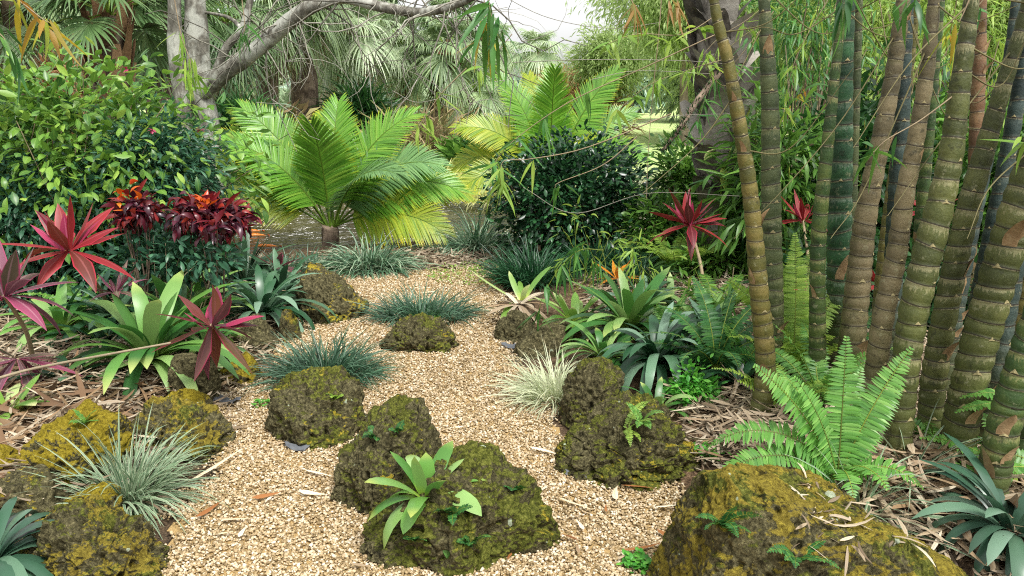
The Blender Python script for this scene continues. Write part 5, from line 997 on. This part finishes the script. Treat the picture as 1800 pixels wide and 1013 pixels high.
# ------------------------------------------------------------------ leaf litter in the beds, single leaves on the gravel
def litter(label, poly_px, n, mat, L=(.06, .2), w=(.008, .02), zr=.05, name='leaf_litter'):
    poly = np.array([atz(x, y, .05)[:2] for x, y in poly_px]); lo, hi = poly.min(0), poly.max(0); xy = rng.uniform(lo, hi, (n * 4, 2))
    k = (poly_sd(xy[:, 0], xy[:, 1], poly) < 0) & (poly_sd(xy[:, 0], xy[:, 1], POLY) > .02); xy = xy[k][:n]; n = len(xy); az = rng.uniform(0, 6.28, n)
    z = hgt(xy[:, 0], xy[:, 1]) + .006 + zr * rng.random(n) ** 2
    C, s = arcs(np.c_[xy, z], az, rng.normal(.05, .16, n), rng.uniform(*L, n), rng.normal(.1, .35, n), 5, rng.normal(0, .4, n), 1, rng.normal(0, .3, n))
    tag(strips(MB(), C, s, wid('litter', 5, rng.uniform(*w, n)/ 2), .25).obj(name, mat), label, 'leaf litter', kind='stuff')
litter('dry tan bamboo leaves and sheaths carpeting the bamboo bed', [(1180, 640), (1330, 590), (1900, 560), (2000, 1100), (1500, 1010), (1200, 800)], 9000, M['litter'])
litter('coarse split bamboo sheaths lying over the bamboo bed', [(1480, 790), (1900, 760), (1950, 1060), (1560, 960)], 700, M['dryleaf'], (.12, .3), (.014, .035), .07)
litter('dry leaf litter on the far side of the bamboo bed', [(1020, 500), (1400, 470), (1900, 470), (1900, 640), (1300, 640), (1040, 600)], 6000, M['litter'])
litter('brown leaf litter carpeting the shaded shrub bed', [(-250, 520), (480, 520), (470, 600), (400, 690), (380, 760), (-100, 1000), (-300, 900)], 6500, M['litter'])
litter('coarse brown sheath litter in the near shrub bed', [(-80, 680), (280, 680), (120, 860), (-80, 870)], 260, M['rust'], (.12, .3), (.014, .035), .05)
litter('brown litter scattered under the water side grass clumps', [(560, 440), (900, 425), (890, 472), (600, 478)], 1500, M['litter'], (.05, .15), (.01, .025), .03)
litter('leaf litter thinning out toward the pond bank', [(-300, 455), (520, 455), (500, 520), (-300, 530)], 2500, M['litter'])
n = 130; pts = [on_rock(x, y, -.006) for x, y in zip(rng.uniform(1400, 1680, n), rng.uniform(840, 960, n)) if y > 830 + .25 * (x - 1400)]; pts = np.array(pts); n = len(pts)
C, sd_ = arcs(pts, rng.uniform(0, 6.28, n), rng.normal(-.1, .3, n), rng.uniform(.04, .12, n), rng.normal(.2, .4, n), 5, rng.normal(0, .4, n), 1, rng.normal(0, .3, n))
tag(strips(MB(), C, sd_, wid('litter', 5, rng.uniform(.006, .013, n) / 2), .25).obj('leaf_litter', M['litter']), 'dry leaves caught on the back of the lichen boulder', 'leaf litter', kind='stuff')
def fallen(label, px, py, ang, L, w, mat='dryleaf', group='fallen bamboo leaves lying on the gravel', name='fallen_leaf', cat='fallen leaf', z=.022):
    p = atz(px, py, .022); C, s = arcs([p - np.array([math.cos(R(ang)), math.sin(R(ang)), 0]) * L / 2 + (0, 0, z - .012)], [R(ang)], [.06], [L], [rng.uniform(0, .25)], 7, rng.normal(0, .25), 1, rng.normal(0, .3)); tag(strips(MB(), C, s, wid('bamboo' if w < .03 else 'litter', 7, [w / 2]), .25).obj(name, M[mat], loc=tuple(p)), label, cat, group)
for a in [('long pale dry blade by the silvery variegated grass', 388, 822, 62, 0.34, 0.023, 'paleleaf'), ('rust coloured dry leaf below the domed rock', 470, 876, 12, 0.11, 0.023, 'rustleaf'), ('pale curled leaf in the open gravel near the round topped rock', 545, 872, -28, 0.11, 0.020, 'paleleaf'), ('grey split sheath piece on the gravel', 415, 916, 3, 0.11, 0.023, 'paleleaf'), ('small white upright sliver on the gravel under the sheath piece', 425, 938, 95, 0.08, 0.017, 'paleleaf'), ('tan leaf pointing at the broad mossy rock', 1075, 868, 100, 0.13, 0.025, 'paleleaf'), ('rusty leaf flat beneath the broad mossy rock', 1125, 858, -6, 0.14, 0.023, 'rustleaf'),
          ('long thin leaf angled beside the wedge rock', 1010, 890, -42, 0.15, 0.017, 'paleleaf'), ('short dry leaf under the thin angled one', 1022, 925, 95, 0.08, 0.020, 'paleleaf'), ('slim orange leaf near the boulder foot', 1135, 970, 2, 0.16, 0.017, 'rustleaf'), ('pale leaf close to the mid path bend', 940, 728, -35, 0.10, 0.017, 'paleleaf'), ('thin twig like leaf pointing at the broad rock', 960, 795, -25, 0.16, 0.016, 'paleleaf'), ('small tan leaf at the far side of the broad rock', 985, 790, 95, 0.07, 0.017, 'paleleaf'), ('curled brown leaf next to the lichen boulder', 1175, 893, 8, 0.10, 0.023, 'paleleaf'), ('dark dry leaf above the boulder foot', 1170, 945, -60, 0.09, 0.017, 'rustleaf'),
          ('pale leaf on the gravel beside the loaf shaped rock', 820, 632, 10, 0.11, 0.017, 'paleleaf'), ('thin straw by the far path middle', 760, 515, 20, 0.14, 0.017, 'paleleaf'), ('short straw beside the domed rock', 655, 800, -15, 0.10, 0.016, 'paleleaf'), ('bleached leaf on the path right under the domed rock', 560, 835, -25, 0.14, 0.019, 'paleleaf'), ('brown leaf between variegated grass and gravel', 372, 900, 55, 0.13, 0.020, 'rustleaf')]: fallen(*a)
for i in range(44):
    py = 500 + 510 * rng.random(); px = rng.uniform(330, 1180); p = atz(px, py, 0)
    if poly_sd(p[0], p[1], POLY) < -.06: fallen('small scrap of dry bamboo leaf among the pebbles', px, py, rng.uniform(0, 360), rng.uniform(.04, .085), rng.uniform(.009, .014), ['dryleaf', 'paleleaf', 'rustleaf'][i % 3], 'dry leaf scraps strewn over the pebbles', 'leaf_scrap', 'leaf scrap')
fallen('broad split sheath resting on the litter behind the sparse tuft', 1625, 868, 118, .2, .045, 'dryleaf', None, 'bamboo_sheath', 'bamboo sheath', .12); fallen('wide brown sheath lying between yellow rocks', 65, 790, 40, .3, .05, 'rust', None, 'bamboo_sheath', 'bamboo sheath', .1); fallen('brown sheath pointing under the variegated grass', 115, 840, -40, .24, .045, 'rust', None, 'bamboo_sheath', 'bamboo sheath', .1)
# leaning cane, weed cloth, koi
tag(tube(MB(), smooth_path([P(-20, 670, 3.1), P(60, 648, 3.2), P(180, 625, 3.35), P(300, 603, 3.5)], 24), np.linspace(.0065, .005, 24), 7).obj('fallen_cane', M['cane'], loc=tuple(P(-20, 670, 3.1))), 'long bare cane slanting across the near bed', 'cane')
tag(tube(MB(), smooth_path([G(1330, 1010) + (0, 0, .1), P(1255, 960, 2.5), P(1200, 912, 2.65), P(1170, 870, 2.9)], 16), .0025, 5).obj('straw', M['twig'], loc=tuple(G(1330, 1010))), 'thin pale straw leaning against the lichen boulder', 'straw')
tag(tube(MB(), smooth_path([P(330, 455, 6), P(352, 490, 5.9), P(375, 528, 5.8)], 8), .014, 6).obj('dead_branch', M['bark_brown'], loc=tuple(P(330, 455, 6))), 'short dark dead branch in the shrub shade', 'branch')
for px, py, s_, lab in [(905, 612, .08, 'crumpled grey weed cloth by the smooth grooved rock'), (395, 706, .08, 'grey weed cloth showing at the tall grey rock foot'), (520, 789, .06, 'scrap of dark weed cloth under the domed rock'), (1012, 836, .05, 'weed cloth scrap under the broad mossy rock')]:
    p = atz(px, py, .012); xs_ = np.linspace(-1, 1, 9); X, Y = np.meshgrid(xs_, xs_); rr = np.hypot(X, Y); V = np.stack([p[0] + X * s_ * (.9 + .2 * np.sin(3 * Y)), p[1] + Y * s_ * .45 - X * s_ * .35, p[2] + .012 + .014 * fbm(np.stack([X * 2.4, Y * 2.4, X * 0 + px], -1), 3, 2)], -1).reshape(-1, 3); i = np.arange(8)[:, None] * 9 + np.arange(8)[None]
    tag(MB().add(V, np.stack([i, i + 1, i + 10, i + 9], -1)).obj('weed_cloth', M['cloth'], loc=tuple(p)), lab, 'weed cloth', 'weed cloth showing at the gravel edge')
for (px, py, lab, L) in [(440, 404, 'orange koi swimming nearest the croton', .30), (452, 412, 'yellow orange koi alongside the nearest one', .26), (470, 431, 'pale orange koi closest to the water edge grass', .28)]:
    p = atz(px, py, -.205); t = np.linspace(0, 1, 14); pts = np.stack([p[0] + (t - .5) * L, p[1] + .04 * np.sin(t * 3), np.full(14, p[2] - .02)], -1)
    mb = tube(MB(), pts, L * .11 * np.interp(t, [0, .08, .3, .7, .88, 1], [.25, .7, 1, .55, .22, .12]), 10); e = pts[-1]; mb.add([e, e + (.14 * L, .09 * L, 0), e + (.09 * L, 0, .0), e + (.14 * L, -.09 * L, 0), e + (0, 0, .02)], t=[[0, 1, 2], [0, 2, 3], [0, 4, 1], [0, 3, 4]]); m_ = pts[5]; mb.add([m_, m_ + (.1 * L, .12 * L, 0), m_ + (.12 * L, 0, .01), m_ + (.1 * L, -.12 * L, 0)], t=[[0, 1, 2], [0, 2, 3]])
    tag(mb.obj('koi_fish', M['koi'], loc=tuple(p)), lab, 'koi', 'koi in the pond')

# ------------------------------------------------------------------ hanging bamboo sprays
spray('hanging bunch of long bamboo leaves at the top middle', [(800, -60), (850, -20), (862, 20), (868, 60)], 2.9, [(.55, 6), (.75, 8), (.95, 6)], M['bamG'], L=.22, w=.024, down=1.0)
spray('yellowing bamboo leaves within the hanging top bunch', [(815, -60), (848, -10), (852, 30), (858, 50)], 2.95, [(.7, 4), (.95, 4)], M['bamYel'], L=.2, w=.02, down=1.1)
spray('thin twig crossing before the lime tree with paired leaves', [(1260, 60), (1130, 120), (1000, 180), (900, 250), (860, 300)], 3.6, [(.45, 4), (.62, 6), (.75, 4), (.95, 6)], M['bamG'], L=.2, w=.02, down=.8)
spray('lime bamboo leaf fan hovering over the yellow feather palm', [(1180, 200), (1030, 260), (930, 280), (884, 285), (880, 330)], 3.4, [(.5, 2), (.8, 7), (.97, 8)], M['bamY'], L=.17, w=.02, down=.7)
spray('pale drooping bamboo leaves in front of the leaning palm trunk', [(820, 120), (780, 160), (750, 200), (735, 225)], 4.2, [(.4, 3), (.7, 4), (.98, 6)], M['bamY'], L=.18, w=.02, down=.7)
spray('bamboo leaves bunched halfway along the limb tip', [(900, 60), (860, 110), (845, 125)], 4.5, [(.5, 4), (.95, 6)], M['bamY'], L=.16, w=.018, down=.8)
spray('green bamboo leaf fan hanging before the tan culms', [(1700, 150), (1620, 210), (1560, 245), (1535, 268)], 2.7, [(.6, 1), (.97, 7)], M['bamG'], L=.17, w=.02, down=.6)
spray('big green leaves dangling over the thick dark culm', [(1510, -80), (1495, -30), (1488, 0)], 2.4, [(.8, 3), (.98, 4)], M['bamG'], L=.17, w=.022, down=1.3)
spray('long green leaves dangling over the tan culm top', [(1650, -80), (1615, -20), (1600, 0)], 2.5, [(.75, 3), (.98, 5)], M['bamG'], L=.17, w=.02, down=.9)
spray('yellow tipped single leaves hanging by the second tan culm', [(1720, -40), (1695, 20), (1685, 40)], 2.5, [(.97, 3)], M['bamYel'], L=.2, w=.02, down=1.1)
spray('lime leaves at the frame edge over the massive culm', [(1850, 180), (1810, 230), (1800, 240)], 2.4, [(.9, 5)], M['bamY'], L=.12, w=.016, down=.7)
spray('yellow green leaves close by in the top corner', [(-40, -40), (30, 0), (70, 30), (85, 40)], 2.6, [(.4, 5), (.7, 6), (.98, 5)], M['bamYel'], L=.17, w=.02, down=.9)
spray('green leaves hanging beside the yellow corner ones', [(-60, 20), (0, 60), (20, 90)], 2.6, [(.5, 5), (.98, 6)], M['bamG'], L=.17, w=.02, down=1.1)
spray('yellow green leaves trailing down the pale grey tree', [(300, -40), (318, 60), (335, 110), (330, 140)], 4.2, [(.35, 5), (.6, 7), (.8, 7), (.98, 8)], M['bamY'], L=.16, w=.018, down=1.1)
spray('bamboo leaves hanging along the far twig of the grey tree', [(420, -40), (430, 40), (428, 60)], 4.4, [(.6, 4), (.98, 6)], M['bamG'], L=.14, w=.018, down=1.0)
spray('rusty leaves hanging in front of the lime tree', [(1080, -60), (1110, 0), (1112, 15)], 3.0, [(.7, 4), (.98, 6)], M['bamRust'], L=.14, w=.014, down=1.1)
spray('rusty leaves hanging near the first culm top', [(1230, -60), (1195, -10), (1190, 5)], 3.0, [(.8, 4), (.98, 5)], M['bamRust'], L=.12, w=.014, down=1.1)
spray('thin hanging vine with leaves before the sunny lawn', [(1165, -40), (1158, 60), (1148, 160), (1140, 260), (1136, 350)], 4.2, [(.3, 4), (.5, 3)], M['bamY'], L=.13, w=.02, down=.8)
spray('leafy green branch over the lawn beside the hanging vine', [(1270, 20), (1200, 60), (1120, 60), (1060, 80)], 4.0, [(.2, 6), (.4, 7), (.6, 7), (.8, 6), (.97, 6)], M['bamY'], L=.15, w=.026, down=.4)
spray('second leafy green branch under the rusty leaves', [(1290, 100), (1220, 120), (1140, 150), (1080, 200)], 4.2, [(.2, 6), (.4, 7), (.6, 7), (.8, 5), (.97, 5)], M['bamY'], L=.14, w=.024, down=.5)
spray('long weeping leaves arching over the light bromeliad', [(1060, 440), (1020, 440), (985, 470), (955, 520), (945, 560)], 4.6, [(.3, 6), (.5, 6), (.7, 6), (.95, 6)], M['bamG'], L=.2, w=.022, down=.9, tw=M['stem_green'])
spray('weeping seedling leaves beside the small orange cordyline', [(1000, 520), (1005, 450), (1030, 430), (1050, 470)], 4.8, [(.5, 6), (.7, 6), (.95, 7)], M['bamG'], L=.18, w=.018, down=.8, tw=M['stem_green'])
spray('bamboo leaves over the bush near the paired leaves', [(1120, 240), (1060, 290), (985, 320), (975, 330)], 3.8, [(.7, 3), (.97, 4)], M['bamG'], L=.16, w=.018, down=1.0)
spray('lone twig of leaves by the grey stump foot', [(1290, 470), (1285, 500), (1270, 520)], 4.2, [(.5, 3), (.97, 5)], M['bamG'], L=.16, w=.02, down=.9)
spray('leafy bamboo branch veiling the top of the grey stump', [(1400, -40), (1320, 30), (1260, 70), (1210, 130)], 5.2, [(.2, 8), (.4, 8), (.6, 9), (.8, 9), (.97, 9)], M['bamY'], L=.17, w=.02, down=.7)
spray('darker bamboo branch hanging across the grey stump', [(1360, 20), (1300, 100), (1250, 150), (1225, 220)], 5.4, [(.2, 8), (.4, 8), (.6, 9), (.8, 9), (.97, 8)], M['bamG'], L=.17, w=.02, down=.8)
spray('lime bamboo branch over the gap between the first two culm pairs', [(1480, -40), (1420, 60), (1390, 130), (1380, 200)], 4.9, [(.2, 7), (.4, 7), (.6, 8), (.8, 8), (.97, 8)], M['bamY'], L=.16, w=.019, down=.8)
spray('bamboo branch drooping behind the tan culms', [(1760, -40), (1690, 50), (1650, 120), (1630, 210)], 4.6, [(.2, 7), (.4, 7), (.6, 8), (.8, 8), (.97, 8)], M['bamG'], L=.16, w=.019, down=.8)
for i, (pts, Y) in enumerate([([(600, 20), (640, 90), (730, 130), (800, 170), (830, 190)], 6), ([(860, -20), (960, 30), (1070, 50), (1160, 40)], 5), ([(900, 110), (1050, 105), (1220, 108), (1340, 120)], 4.4), ([(1040, 140), (1120, 125), (1250, 130)], 4.8), ([(1080, 230), (1180, 205), (1300, 200)], 4.6), ([(560, 60), (620, 150), (640, 200)], 6), ([(920, 330), (1010, 375), (1140, 340), (1300, 345)], 4.3), ([(690, 160), (740, 180), (830, 150), (870, 110)], 5.2), ([(450, 180), (520, 190), (560, 240)], 6.2)]):
    tag(tube(MB(), smooth_path([P(x, y, Y + .1 * k) for k, (x, y) in enumerate(pts)], 24), np.linspace(.0024, .0014, 24), 5).obj('bare_twig', M['twig_grey'], loc=tuple(P(*pts[0], Y))), ['bare grey twig drooping from the limb past the palms', 'bare twig crossing the white sky', 'long bare twig running level over the lime tree', 'short bare twig just under the level one', 'bare twig crossing the sunny lawn', 'bare twig hanging by the booted palm', 'bare twig passing in front of the dark round bush', 'curved bare twig near the leaning palm', 'bare twig above the big feather palm'][i], 'twig', 'bare twigs crossing the view')
